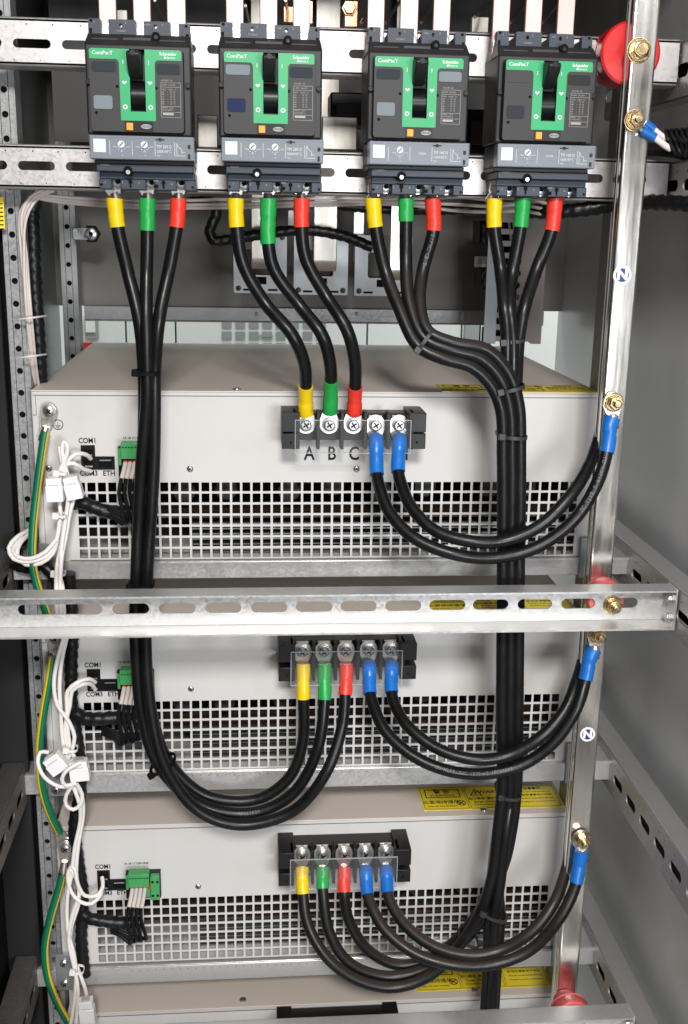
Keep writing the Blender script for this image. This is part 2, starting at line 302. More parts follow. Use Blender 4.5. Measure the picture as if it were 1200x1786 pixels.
# door frame strip on left
tag(MB().box((-.0625,.030,ZB),(-.022,.031,ZT)).build('dark_gap_strip', VOID), 'black strip added to darken the gap behind the front left perforated post', 'strip')  # added black sheet, its colour stands in for the dark gap beside the post
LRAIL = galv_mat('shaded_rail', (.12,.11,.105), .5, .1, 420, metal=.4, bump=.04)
tag(MB().box((-.064,.002,-.95),(-.0275,.009,ZT)).build('frame_strip', mat('dark_frame',(.022,.021,.021),.7,0,spec=.1,var=.1,vs=10)), 'dark grey frame strip left of the front perforated post', 'frame')
# ------------------------------------------------------------------ crossbars
def slots_px(lst, v, Y, hh): return [rrect(P(a,v,Y).x, hh[0], P(b,v,Y).x, hh[1], 1) for a,b in lst]
def bar_front(v0, v1, label, slot_u, sv0, sv1, Y=-.03, name='cross_bar'):
    z1 = (P(0,v0,Y).z+P(1140,v0+27,Y).z)/2; z0 = (P(0,v1,Y).z+P(1140,v1+24,Y).z)/2; x0,x1 = -.062,.642
    t = thing(name, label, 'rail', (.3,Y,z0), 'slotted steel bars across the cabinet'); mb = MB()
    s0,s1 = P(60,sv1,Y).z,P(60,sv0,Y).z; q = P(slot_u[0][0],sv0,Y).x
    sl = [rrect(q+k*.0447,s0,q+k*.0447+.0345,s1,1) for k in range(-1,15) if q+k*.0447>x0+.005 and q+k*.0447+.036<x1-.01]
    plate(mb, [[(x0,z0+.002),(x1,z0+.002),(x1,z1-.002),(x0,z1-.002)]]+sl, Y, .002)
    mb.build('web', GALV, t, smooth=0)
    f_ = MB()
    for z,s in ((z0,1),(z1,-1)):                             # rounded folds into rear flanges
        pr = [(Y,z+s*.002)]+[(Y+.004-.004*math.cos(k*math.pi/8), z+s*.002-s*.002*math.sin(k*math.pi/8)) for k in range(1,5)]+[(Y+.028,z)]
        pr2 = pr+[(y_+.0,z_+s*.0018) for y_,z_ in reversed(pr)]
        n = len(pr2); f_.add([(x0,y,zz) for y,zz in pr2]+[(x1,y,zz) for y,zz in pr2], [[i,(i+1)%n,n+(i+1)%n,n+i] for i in range(n)]+[list(range(n))[::-1],[n+i for i in range(n)]])
    f_.build('flange', GALV, t, smooth=50)
    g = MB(); random.seed(3)
    for k in range(46):
        x = x0+.03+k*.0125+random.uniform(-.001,.001); g.box((x,Y-.0002,z0+.005),(x+.0008,Y+.001,z0+.0062)) if k%2 else g.box((x,Y-.0002,z1-.0072),(x+.0012,Y+.001,z1-.006))
    g.build('notch_marks', MBLK, t)
    return t, z0, z1
tb1,z10,z11 = bar_front(33,120,'slotted crossbar at the very top behind the breaker heads',((22,86),),68,84)
tb2,z20,z21 = bar_front(250,329,'slotted crossbar behind the lower ends of the four breakers',((31,97),),281,297)
def bar_open(vt, vb, u, label, slots, sv, name='cross_bar'):     # channel open to the viewer
    YF, YW = -.157, -.133; z1 = P(u,vt,YF).z; z0 = P(u,vb,YF).z; x0, x1 = -.062, .641
    t = thing(name, label, 'rail', (.3,YF,z0), 'slotted steel bars across the cabinet'); mb = MB()
    if slots: s1,s0 = P(300,sv[0],YW).z,P(300,sv[1],YW).z; sl = [rrect(P(a,sv[0],YW).x,s0,P(b,sv[0],YW).x,s1,1) for a,b in slots]
    else: sl = []
    plate(mb, [[(x0,z0+.003),(x1,z0+.003),(x1,z1-.003),(x0,z1-.003)]]+sl, YW, .002); mb.build('web', SHELF, t, smooth=0)
    f_ = MB()
    for z,s in ((z0,1),(z1,-1)):
        r_ = .003
        pr = [(YF,z)]+[(YW+.002-r_+r_*math.sin(k*math.pi/8), z+s*(r_-r_*math.cos(k*math.pi/8))) for k in range(0,5)]
        pr2 = pr+[(YW+.0003,z+s*r_)]+[(YW-.001,z+s*.0022),(YF,z+s*.0018)]
        n = len(pr2); f_.add([(x0,y,zz) for y,zz in pr2]+[(x1,y,zz) for y,zz in pr2], [[i,(i+1)%n,n+(i+1)%n,n+i] for i in range(n)]+[list(range(n))[::-1],[n+i for i in range(n)]])
    f_.build('flange', SHELF, t, smooth=50)
    e_ = MB(); e_.box((x1-.0002,YF+.001,z0-.001),(x1+.0016,YW,z1+.001)); e_.build('end_plate', SHELF, t, .0005)
    for dz in (.25,.72):
        z = z0+(z1-z0)*dz; s_ = MB(); s_.lathe((x1-.0002,(YF+YW)/2-.002,z),(-1,0,0),[(0,.0055),(.0012,.0055),(.0013,.0042),(.005,.0042),(.0055,.0035)],6); s_.build('corner_bolt', STEEL, t, .0003)
    return t, z0, z1
MS = [(30,178),(196,260),(277,341),(358,421),(438,501),(516,580),(594,657),(672,735),(749,812),(825,887),(903,963),(979,1038),(1052,1112)]
tb3,z30,z31 = bar_open(1037,1107,600,'slotted channel crossing the middle in front of all the cables',MS,(1052,1070))
tb4,z40,z41 = bar_open(1799,1871,600,'channel crossing the bottom edge of the photo',[],(0,0))
print('bars', z10,z11,z20,z21,z30,z31,z40,z41)
# side rails running front to back
def side_rail(xw, dirx, ztop, h, label, y0=-.6, y1=.40, slot=True, m=GALV):
    t = thing('side_rail', label, 'rail', (xw,y0,ztop-h)); mb = MB()
    yy = [(y0,ztop-h),(y1,ztop-h),(y1,ztop),(y0,ztop)]; sl = []; y = y0+.02; dim = []
    while y < y1-.03:
        if slot: sl.append(rrect(y,ztop-h*.64,y+.031,ztop-h*.38,1))
        dim += [(y+.004,ztop-h*.2),(y+.022,ztop-h*.2),(y+.004,ztop-h*.82),(y+.022,ztop-h*.82)]; y += .044
    me = curve_mesh([yy]+sl+[circ(a,b,.0016,8) for a,b in dim], .0018)
    T = Matrix(((0,0,1,xw),(1,0,0,0),(0,1,0,0),(0,0,0,1)))
    mb.mesh(me, T); mb.build('web', m, t, smooth=0)
    f_ = MB(); f_.box((xw,y0,ztop),(xw+dirx*.024,y1,ztop+.002)); f_.box((xw,y0,ztop-h-.002),(xw+dirx*.02,y1,ztop-h)); f_.build('flange', m, t, .0012)
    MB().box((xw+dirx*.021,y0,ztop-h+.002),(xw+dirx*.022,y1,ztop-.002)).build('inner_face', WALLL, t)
    return t
SH = .2515; zs0 = z31-.001
for k,(zt_) in enumerate((zs0, zs0-SH, zs0-2*SH)):
    side_rail(.645, 1, zt_, .047, ['slotted side rail on the right wall level with the middle crossbar','slotted side rail on the right wall below the one at the middle crossbar','lowest slotted side rail on the right wall'][k])
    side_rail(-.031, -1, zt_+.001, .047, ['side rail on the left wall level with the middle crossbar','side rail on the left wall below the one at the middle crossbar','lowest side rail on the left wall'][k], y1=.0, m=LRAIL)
side_rail(.645, 1, z11-.004, .05, 'slotted side rail on the right wall beside the red insulator', y1=.2, m=GALV)
side_rail(.645, 1, z21-.004, .042, 'slotted side rail on the right wall beside the small blue terminals', y1=.2, m=GALV)
# ------------------------------------------------------------------ shelf bars
SHB = []
for k,(l0,l1,r0,r1,ul,ur) in enumerate(((985,1011,970,1003,22,1098),(1354,1387,1328,1360,41,1070),(1697,1724,1652,1680,60,1045))):
    z1 = (P(ul,l0,-.006).z+P(ur,r0,-.006).z)/2; z0 = (P(ul,l1,-.006).z+P(ur,r1,-.006).z)/2; x0 = P(ul,l0,-.006).x; x1 = P(ur,r0,-.006).x; SHB.append((z0,z1))
    mb = MB(); mb.box((x0,-.006,z0),(x1,-.004,z1)); mb.box((x0,-.0035,z1-.002),(x1,.05,z1)); mb.box((x0,-.0035,z0),(x1,.04,z0+.002))
    t = thing('shelf_bar', ['galvanised shelf bar under the topmost power module','galvanised shelf bar under the middle power module','galvanised shelf bar under the third power module'][k],'rail',(.3,-.006,z0),'shelf bars carrying the modules')
    mb.build('bar', SHELF, t, .001)
    g = MB(); random.seed(k)
    for j in range(30): x = .08+j*.0095; g.box((x,-.0062,z1-.005),(x+.001,-.0055,z1-.0042))
    if k: g.build('punch_mark', MBLK, t)
print('shelf', SHB)
# ------------------------------------------------------------------ power modules
W = .6; H = .183; ML = .469
def warn_label(x0, y0, y1, z, par):                         # lies flat on a module's top
    mb = MB(); x1 = x0+.171; mb.box((x0,y0,z),(x1,y1,z+.0004)); L = mb.build('warning_label', LABY, par)
    k = MB(); zz = z+.0005; S = (y1-y0)/.05
    def fr(a,b,c,d,wd=.0005):
        k.box((a,y0+b*S,zz),(c,y0+b*S+wd,zz+.0001)); k.box((a,y0+d*S-wd,zz),(c,y0+d*S,zz+.0001)); k.box((a,y0+b*S+wd,zz),(a+wd,y0+d*S-wd,zz+.0001)); k.box((c-wd,y0+b*S+wd,zz),(c,y0+d*S-wd,zz+.0001))
    fr(x0+.002,.002,x0+.056,.048); fr(x0+.058,.002,x0+.112,.048); fr(x0+.114,.002,x1-.002,.048); fr(x0+.007,.026,x0+.050,.044,.0012)
    def tx(s,x,y,sz): k.mesh(text_mesh(s,sz), Matrix.Translation((x,y0+y*S,zz)) @ Matrix.Diagonal((1,S,1,1)))
    tx('警 告',x0+.028,.038,.009); tx('WARNING',x0+.028,.0305,.0065); tx('此面保持通风',x0+.024,.016,.0075); tx('Keep this side ventilated',x0+.024,.008,.0036)
    tx('WARNING',x0+.096,.036,.0095); tx('当心触电 请勿带电操作',x0+.085,.022,.0052); tx('Danger of electric shock',x0+.085,.015,.0042); tx('Disconnect power before opening',x0+.085,.009,.0032)
    tx('注意事项',x0+.142,.041,.0055); tx('Capacitors store energy after power off',x0+.142,.034,.0026); tx('断电后请等待十分钟',x0+.142,.027,.0048); tx('Wait ten minutes before servicing',x0+.142,.020,.0031); tx('High leakage current, earth connection essential',x0+.142,.013,.0022)
    for (cx,cy) in ((x0+.070,.035),):
        pts = [(cx-.008,y0+(cy-.006)*S),(cx+.008,y0+(cy-.006)*S),(cx,y0+(cy+.009)*S)]; inn = [(cx-.006,y0+(cy-.005)*S),(cx+.006,y0+(cy-.005)*S),(cx,y0+(cy+.0065)*S)]
        k.mesh(curve_mesh([pts,inn],.0001), Matrix.Translation((0,0,zz)))
        k.add([(cx-.0003,y0+(cy+.004)*S,zz),(cx+.0012,y0+(cy+.004)*S,zz),(cx+.0004,y0+(cy)*S,zz),(cx+.002,y0+cy*S,zz),(cx-.001,y0+(cy-.004)*S,zz),(cx-.0001,y0+(cy-.0005)*S,zz),(cx-.0018,y0+(cy-.0005)*S,zz)],[(0,6,5,4,3,2,1)])
    cx = x0+.048
    k.mesh(curve_mesh([[(cx+p[0]*.0055,y0+.014*S+p[1]*.0055*S) for p in circ(0,0,1,20)],[(cx+p[0]*.0044,y0+.014*S+p[1]*.0044*S) for p in circ(0,0,1,20)]],.0001), Matrix.Translation((0,0,zz)))
    for s in (-1,1): k.obox((cx,y0+.014*S,zz),(.0035,s*.0035*S,0),(-.0005*s,.0005*S,0),(0,0,.00005))
    k.build('lettering', BPRT, L)
def cross_screw(p, r=.0035, par=None, m=STEEL, name='screw'):
    mb = MB(); mb.lathe(p,(0,-1,0),[(0,r),(r*.25,r),(r*.5,r*.75),(r*.58,.4*r)],16); o = mb.build(name, m, par)
    c = MB(); y = p[1]-r*.60; c.obox((p[0],y,p[2]),(r*.4,0,r*.35),(-.08*r,0,.09*r),(0,r*.04,0)); c.obox((p[0],y-.00002,p[2]),(r*.35,0,-r*.4),(.09*r,0,.08*r),(0,r*.04,0)); c.build('recess', MBLK, o); return o
def module(z, x, k, labelY=None):
    t = thing('power_module', ['white power module in the topmost slot, its letters A B C readable','white power module in the middle slot, just below the middle crossbar','white power module in the third slot, its green connector fully visible','white power module cut off by the bottom edge of the photo'][k],'power module',(x,0,z-H),'power modules stacked in the cabinet')
    gx0,gp,ncol,bar = .041,.01088,50,.0024; gzt = -.0965; gzb = -.1800; nrow = 7; gpz = (gzt-gzb+bar)/nrow
    xs = [0]; 
    for i in range(ncol): xs += [gx0+i*gp, gx0+i*gp+gp-bar]
    xs.append(W); zs = [-H]
    rows = [(gzt-j*gpz, gzt-j*gpz-(gpz-bar)) for j in range(nrow)][::-1]
    for a,b in rows: zs += [b,a]
    zs.append(0)
    mb = MB(); nx,nz = len(xs),len(zs); vs = [(x+X,0,z+Z) for Z in zs for X in xs]; fs = []
    for j in range(nz-1):
        for i in range(nx-1):
            if i%2==1 and j%2==1: continue
            fs.append((j*nx+i,j*nx+i+1,(j+1)*nx+i+1,(j+1)*nx+i))
    mb.add(vs,fs); mb.build('front_panel', PAINT, t, solid=.0012, smooth=0)
    hb = MB(); hb.box((x-.0012,-.0006,z+.0002),(x+W+.0012,ML,z+.0016)); top = hb.build('top_cover', TOPP, t, .0006)
    hb = MB(); hb.box((x-.0012,.0014,z-H),(x-.0001,ML,z)); hb.box((x+W+.0001,.0014,z-H),(x+W+.0012,ML,z)); hb.box((x,.0014,z-H),(x+W,ML,z-H+.0015)); hb.box((x,ML-.002,z-H+.0016),(x+W,ML,z)); hb.build('housing', PAINT, t)
    MB().box((x+.004,.14,z-H+.003),(x+W-.004,.142,z-.002)).build('inner_wall', VOID, t)
    hs = MB()                                                  # heat sink fins, capacitors
    for j in range(6): zz = z-.147-j*.0058; hs.box((x+.16,.02,zz),(x+W-.01,.10,zz-.0014))
    hs.build('heat_sink', FIN, t)
    random.seed(20+k)
    for j in range(9): cx = x+.09+j*.056+random.uniform(-.01,.01); MB().lathe((cx,.03,z-.105-random.uniform(0,.01)),(0,1,0),[(0,.0),(0.0005,.012),(.06,.012)],18).build('capacitor', BBODY, t)
    pc = MB(); pc.box((x+.02,.018,z-.138),(x+W-.02,.10,z-.1405)); pc.box((x+.1,.03,z-.093),(x+W-.05,.09,z-.100)); pc.build('circuit_board', mat('board_brown',(.06,.04,.035),.5), t)
    g = MB(); g.box((x+.0005,-.0008,z-.004),(x+W,-.0002,z-.0034)); g.box((x+.003,-.0008,z-.0045),(x+.0034,-.0002,z-.024)); g.box((x+.0,-.0008,z-.0246),(x+.003,-.0002,z-.024)); g.box((x+.0055,-.0008,z-H),(x+.0058,-.0002,z-.024))
    g.box((x+.03,-.0008,z-H+.0005),(x+W,-.0002,z-H+.0011)); g.build('seam', mat('seam_shadow',(.12,.11,.105),.6), t)
    for s in ((.160,-.0815),(.3375,-.0815),(.013,-.0805)): cross_screw((x+s[0],-.0005,z+s[1]), .0034, t, STEEL)
    for X in (.21,.50): MB().lathe((x+X,.012,z+.0016),(0,0,1),[(0,.0045),(.0012,.004),(.0018,.002)],14).build('cover_screw', STEEL, t)
    # ports and lettering
    xf = x-(.0035,.0042,.0068,.005)[k]; px = xf+.0585
    pm = MB(); plate(pm,[[(px-.008,z-.056),(px+.0065,z-.056),(px+.0065,z-.068),(px+.0265,z-.068),(px+.0265,z-.082),(px-.008,z-.082)]],-.002,.0018); po = pm.build('port_block', BBLK, t)
    q = MB(); q.box((px-.005,-.0026,z-.0675),(px+.004,-.0021,z-.0600)); q.box((px-.005,-.0026,z-.0795),(px+.004,-.0021,z-.0720)); q.box((px+.010,-.0026,z-.079),(px+.024,-.0021,z-.0705)); q.build('port_opening', VOID, po)
    q = MB(); q.box((px+.011,-.0029,z-.0712),(px+.023,-.0025,z-.0725)); q.box((px-.0045,-.0029,z-.0655),(px+.0035,-.0025,z-.0672)); q.box((px-.0045,-.0029,z-.0775),(px+.0035,-.0025,z-.0792)); q.build('port_contact', STEEL, po)
    tm = MB()
    def tx(s,X,Z,sz,sx=1): tm.mesh(text_mesh(s,sz,bold=.018), up((xf if X<.1 else x)+X,-.0004,z+Z,sx,1))
    tx('COM1',.0575,-.0515,.0078,.85); tx('COM3',.0575,-.0865,.0078,.85); tx('ETH',.0785,-.0865,.0078,.9); tx('1A 1B 1C DP0 GNF',.1045-(0,.006,.009,0)[k],-.0485,.0034)
    for i,c in enumerate('ABCN'): tx(c,(.2865,.3105,.3345,.3870)[i],-.0655,.0205,.80)
    ga = x+.0245; gz = z-.0345
    tm.mesh(curve_mesh([circ(0,0,.0055,20),circ(0,0,.0048,20)],.0002), up(ga,-.0004,gz))
    for i,wd in enumerate((.0035,.0024,.0012)): tm.box((ga-wd,-.0006,gz-.0008-i*.0013),(ga+wd,-.0002,gz-.0012-i*.0013))
    tm.box((ga-.0002,-.0006,gz-.0007),(ga+.0002,-.0002,gz+.0035)); tm.build('lettering', BPRT, t)
    if labelY: warn_label(x+.428, labelY[0], labelY[1], z+.0017, t)
    # green plug connector
    cx = x+.0905-(0,.006,.009,0)[k]; gz1 = z-.0535
    gc = thing('signal_connector', ['green plug connector half hidden by the cables on the topmost module','green plug connector half hidden by the cables on the middle module','green plug connector fully visible on the third module','green plug connector below the photo'][k],'connector',(cx,-.001,gz1-.035),'green plug connectors') if k<3 else None
    if gc:
        q = MB(); q.box((cx-.0045,-.008,gz1-.003),(cx+.0355,-.0003,gz1-.036)); q.build('socket', BBLK, gc)
        q = MB(); q.box((cx,-.022,gz1+.004),(cx+.0235,-.0085,gz1-.013)); q.box((cx+.0245,-.016,gz1-.003),(cx+.0345,-.0085,gz1-.034)); q.box((cx+.001,-.013,gz1-.0185),(cx+.024,-.0085,gz1-.032)); q.box((cx-.004,-.012,gz1-.004),(cx-.0008,-.0085,gz1-.022)); q.build('plug_body', GCON, gc, .0006)
        q = MB()
        for i in range(7): q.box((cx+.0012+i*.0032,-.0223,gz1-.0002),(cx+.0032+i*.0032,-.0219,gz1-.0012))
        for i in range(2):
            for j in range(2): q.lathe((cx+.0270+i*.0055,-.0161,gz1-.010-j*.018),(0,-1,0),[(0,.0016),(.0002,.0016)],10)
        q.build('contact_holes', MBLK, gc)
        q = MB()
        for i in range(5): q.lathe((cx+.0038+i*.0048,-.0085,gz1-.0155),(0,-1,-.2),[(0,.0022),(.008,.0022)],10)
        q.build('wire_ferrule', mat('red_ferrule',(.45,.03,.02),.4), gc)
        # short black wires hanging from it
        wb = thing('signal_wires', ['black signal wires drooping from the connector of the topmost module','black signal wires drooping from the connector of the middle module','black signal wires drooping from the connector of the third module'][k],'wires',(cx+.01,-.03,gz1-.02),'signal wires')
        ends = z-.124
        for i in range(4):
            X = cx+.0038+i*.0048; c = cx+.004+i*.0055; r_ = .0021
            st = Vector((X,-.013,gz1-.017)); md = Vector((X-.003,-.030-.001*i,gz1-.036))
            MB().tube(spline([st,(st+md)/2+Vector((0,-.003,0)),md+Vector((0,-.001,.004))]),.0023,10).build('wire_marker', WIREO, wb)
            MB().tube(spline([md+Vector((0,-.001,.005)),Vector((c-.006,-.033,z-.100)),Vector((c-.001,-.034,ends-.004+.002*(i%2))),Vector((c-.004,-.030,ends-.010+.002*i)),Vector((cx-.010,-.024,ends-.004+.003*i)),Vector((cx-.022,-.020,ends-.001+.003*i))]),.0021,9).build('wire', CABLE, wb)
    return t
XM = [0,-.0035,.0005,0.002]; ZM = [-.0005,-.2525,-.5045,-.757]
for k in range(4): module(ZM[k], XM[k], k, {0:(.002,.055),2:(.013,.068),3:(.013,.068),1:(.013,.068)}[k])
# ------------------------------------------------------------------ module ear brackets
def ear(u0,v0,u1,v1,label,scr):
    Y=-.0085; a,b = P(u0,v0,Y),P(u1,v1,Y); t = thing('ear_bracket',label,'bracket',((a.x+b.x)/2,Y,b.z),'module ear brackets'); MB().box((a.x,Y,b.z),(b.x,Y+.002,a.z)).build('ear_plate',BRKT,t,.0006)
    for u,v in scr:
        p = P(u,v,Y); MB().lathe(p,(0,-1,0),[(0,.006),(.001,.006)],20).build('washer',STEEL,t); cross_screw((p.x,Y-.001,p.z),.0045,t)
ear(66,948,92,990,'grey ear bracket at the lower left corner of the topmost module',[(82,963)])
ear(80,1335,130,1388,'grey ear bracket at the lower left corner of the middle module',[(98,1377)])
ear(96,1666,132,1727,'grey ear bracket with two screws at the lower left of the third module',[(112,1680),(114,1715)])
ear(1014,938,1026,1008,'narrow grey ear bracket at the lower right of the topmost module',[])
ear(990,1298,1001,1366,'narrow grey ear bracket at the lower right of the middle module',[])
ear(966,1630,976,1684,'narrow grey ear bracket at the lower right of the third module',[])
# ------------------------------------------------------------------ terminal blocks
def tblock(u0, u1, vt, vb, us, vsr, label, k):
    # geometry measured on the module front, block front face at Y=-.045
    YF = -.045; c = P((u0+u1)/2,(vt+vb)/2,YF); x0,x1 = P(u0,vb,YF).x,P(u1,vb,YF).x; z1 = ZM[k]-.0135; z0 = z1-(.0385,.043,.043)[k]
    X = [P(u,vsr,-.034).x for u in us]; zc = P(us[2],vsr,-.034).z
    t = thing('terminal_block', label, 'terminal block', ((x0+x1)/2,0,z0), 'terminal blocks on the modules')
    bw = .018
    for s,(a,b) in ((-1,(x0,x0+bw)),(1,(x1-bw,x1))):
        mb = MB(); mb.box((a,YF,z0+.001),(b,-.0002,z0+.017)); mb.box((a,YF,z1-.020),(b,-.0002,z1)); mb.box((a if s>0 else a+.010,-.030,z0+.0172),(b if s<0 else b-.010,-.0002,z1-.0202)); mb.build('end_block', TBLK, t, .0007)
        cross_screw(((a+.005 if s<0 else b-.005),-.012,(z0+z1)/2), .005, t)
        MB().lathe(((a+b)/2,YF-.0001,z0+.008),(0,-1,0),[(0,.0012),(.0002,.0012)],10).build('pin_hole', VOID, t)
    mb = MB(); mb.box((x0+bw,-.022,z0+.006),(x1-bw,-.0002,z1-.004)); mb.build('base', TBLK, t, .0006)
    pr = MB(); xx = [X[0]-(X[1]-X[0])/2]+[(X[i]+X[i+1])/2 for i in range(4)]+[X[4]+(X[4]-X[3])/2]
    for x in xx: MB().box((x-.0016,-.042,z0),(x+.0016,-.0222,z1)).build('partition', TBLK, t, .0004)
    sm = MB()
    for x in X:
        o = MB().box((x-.007,-.0245,zc-.009),(x+.007,-.0222,zc+.009)).build('contact_plate', TIN, t, .0005)
        s_ = MB(); s_.lathe((x,-.0285,zc),(0,-1,0),[(0,.0072),(.0012,.0072),(.0013,.0064),(.003,.0064),(.0031,.0056),(.0055,.0056),(.0065,.0046)],20); so = s_.build('terminal_screw', STEEL, t)
        c_ = MB(); y=-.0355; c_.obox((x,y,zc),(.003,0,.002),(-.0004,0,.0006),(0,.0003,0)); c_.obox((x,y-.0001,zc),(-.002,0,.003),(.0006,0,.0004),(0,.0003,0)); c_.build('recess', MBLK, so)
    cv = MB(); cx0 = x0+.0135; cx1 = x1-.0165; cv.box((cx0,-.0478,z0-.0025),(cx1,-.0466,z1-.0075)); co = cv.build('clear_cover', CLEAR, t)
    rm = MB(); ya,yb = -.0480,-.0464; za,zb_ = z0-.0025,z1-.0075; e_ = .0006; rm.box((cx0,ya,za),(cx1,yb,za-e_)); rm.box((cx0,ya,zb_),(cx1,yb,zb_+e_)); rm.box((cx0-e_,ya,za-e_),(cx0,yb,zb_+e_)); rm.box((cx1,ya,za-e_),(cx1+e_,yb,zb_+e_)); rm.build('cover_edge_highlight', mat('edge_highlight',(.55,.56,.57),.2,alpha=.65), co)  # pale bars along the cover edges, painting in their highlight
    return X, zc
TB = []
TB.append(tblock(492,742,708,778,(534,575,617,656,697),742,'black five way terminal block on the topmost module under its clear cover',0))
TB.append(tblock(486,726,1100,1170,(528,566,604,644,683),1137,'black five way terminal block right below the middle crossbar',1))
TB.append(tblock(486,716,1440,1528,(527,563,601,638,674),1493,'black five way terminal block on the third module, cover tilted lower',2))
a = P(484,1802,-.045); b = P(700,1791,-.045)
t = thing('terminal_block','black terminal block top peeking out at the bottom edge','terminal block',((a.x+b.x)/2,0,a.z-.04),'terminal blocks on the modules')
MB().box((a.x,-.045,b.z-.04),(a.x+.018,-.0002,b.z)).build('end_block',TBLK,t,.0007); MB().box((b.x-.018,-.045,b.z-.04),(b.x,-.0002,b.z)).build('end_block',TBLK,t,.0007)
mb = MB(); mb.box((a.x+.018,-.030,b.z-.04),(b.x-.018,-.0002,b.z-.004)); mb.build('base',TBLK,t,.0006)
for i in range(1,5): x = a.x+.018+(b.x-a.x-.036)*i/5; MB().box((x-.0016,-.042,b.z-.04),(x+.0016,-.0302,b.z)).build('partition',TBLK,t,.0004)
# ------------------------------------------------------------------ lugs and power cables
def lug(c, d, par, r=.0100, L=.024, y=None, hole=.0, m=TIN, wid=.0062):       # ring at c, barrel towards d (in XZ)
    c = Vector(c); d = Vector(d); d.y = 0; d.normalize(); s = Vector((d.z,0,-d.x)); n = 14; pts = []
    for k in range(n+1): a = math.pi*(k/n); pts.append(c + s*r*math.cos(a) - d*r*math.sin(a))
    pts += [c - s*r*.98 + d*r*.5, c - s*wid*.8 + d*L*.72, c + s*wid*.8 + d*L*.72, c + s*r*.98 + d*r*.5]
    me = curve_mesh([[(p.x,p.z) for p in pts]], .002); mb = MB(); mb.mesh(me, up(0,c.y,0))
    b0 = c+d*L*.66+Vector((0,-.0014,0)); b1 = c+d*(L+.004)+Vector((0,-.003,0)); mb.cyl(b0,b1,wid*.62,14,r2=wid*.86)
    o = mb.build('cable_lug', m, par, .0003)
    MB().cyl(b1-d*.0015,b1+d*.0022,wid*.80,12).build('bare_strands', STRAND, o)
    return b1
# faint white print along some cables
def cable_print(t, pts, s0, txt, size, r=.0063):
    path = spline([P(*p) for p in pts]); L = [0]
    for i in range(1,len(path)): L.append(L[-1]+(path[i]-path[i-1]).length)
    mb = MB(); s = s0
    for ch in txt:
        i = next((j for j in range(1,len(L)) if L[j] >= s), None)
        if i is None: break
        p = path[i-1].lerp(path[i],(s-L[i-1])/(L[i]-L[i-1])); T = (path[i]-path[i-1]).normalized(); n = (CAM-p).normalized(); n = (n-T*n.dot(T)).normalized(); b = n.cross(T)
        m = Matrix(((T.x,b.x,n.x,0),(T.y,b.y,n.y,0),(T.z,b.z,n.z,0),(0,0,0,1))); m.translation = p+n*(r+.00025)
        if ch != ' ': mb.mesh(text_mesh(ch,size), m)
        s += size*.62
    mb.build('cable_print', CPRT, t)
def pcable(label, pts, s1=None, s2=None, smat=None, r=.0063, group='power cables', m=CABLE, lugs=(), cat='power cable', prt=None):
    """pts: list of (u,v,Y); s1,s2: sleeve = list of (u,v,Y) covering an end; lugs: list of (centre Vector, direction Vector)"""
    W_ = [P(*p) for p in pts]; t = thing('power_cable', label, cat, W_[0], group)
    path = spline(W_); 
    if prt: cable_print(t, pts, *prt, r=r)
    MB().tube(path, r, 16).build('cable_jacket', m, t, smooth=60)
    for s_ in (s1,s2):
        if not s_: continue
        A_,B_ = P(*s_[0]),P(*s_[-1]); ia = min(range(len(path)),key=lambda j:(path[j]-A_).length); ib = min(range(len(path)),key=lambda j:(path[j]-B_).length)
        q = path[ia:ib+1] if ib>ia else path[ib:ia+1][::-1]
        if (q[0]-A_).length > .002: q = [A_]+q
        q = spline(q[::max(1,len(q)//6)]+[q[-1]] if len(q)%max(1,len(q)//6)!=1 else q[::max(1,len(q)//6)], .002); tot = sum((q[i+1]-q[i]).length for i in range(len(q)-1)); R = r+.0011
        ph = random.uniform(0,6)
        MB().tube(q, R, 18, rf=lambda L,k: R*(1+.05*(1 if L<tot*.42 else 0) - .05*math.exp(-((L-tot*.45)/.002)**2)+.012*math.sin(L*400+ph+k*12))).build('heat_shrink_sleeve', smat, t, smooth=60)
    for c,d in lugs: lug(c,d,t)
    return t
# breaker positions (also used by cable ends)
BC = [(238.6,158),(470.4,163.4),(730.2,170.5),(955.6,175.9)]
TERM = [(200,257,311),(411,468,526),(651,708,755),(862,912,968)]           # terminal columns at v=340
NM = ('yellow','green','red'); SM = (YEL,GRN,RED)
WHO = ('first breaker from the left','second breaker from the left','third breaker from the left','rightmost breaker')
TY_ = -.062
SB = (P(333,180,-.1)-P(148,180,-.1)).length/185/5.58           # metres per unit of the 5.58x breaker drawing
def bX(x): return (x-550)*SB
def bZ(y): return -(y-770)*SB*1.02
def up_lug(t, bi, ci, e):
    c = P(TERM[bi][ci]-(5,2,1)[ci]*(bi==0)+(0,0,5,7)[bi],323,-.052); lug(c,e-c,t,r=.0074,L=(e-c).length-.003,wid=.0068)
def down_end(k, i): X,z = TB[k]; return Vector((X[i],-.0270,z))
def mk(bi, ci, path, sl_v, end=None, endsleeve=None, label='', m=CABLE, prt=None):
    u = TERM[bi][ci]; s1 = [(u,346,TY_),((u+sl_v[0])/2,(346+sl_v[1])/2,TY_),(sl_v[0],sl_v[1],TY_)]
    t = pcable(label, [(u,352,TY_)]+path, s1, endsleeve, SM[ci], m=m, prt=prt)
    up_lug(t, bi, ci, P(u,344,TY_))
    if end is not None: k_,i_,dr = end; lug(down_end(k_,i_), dr, t)
    return t
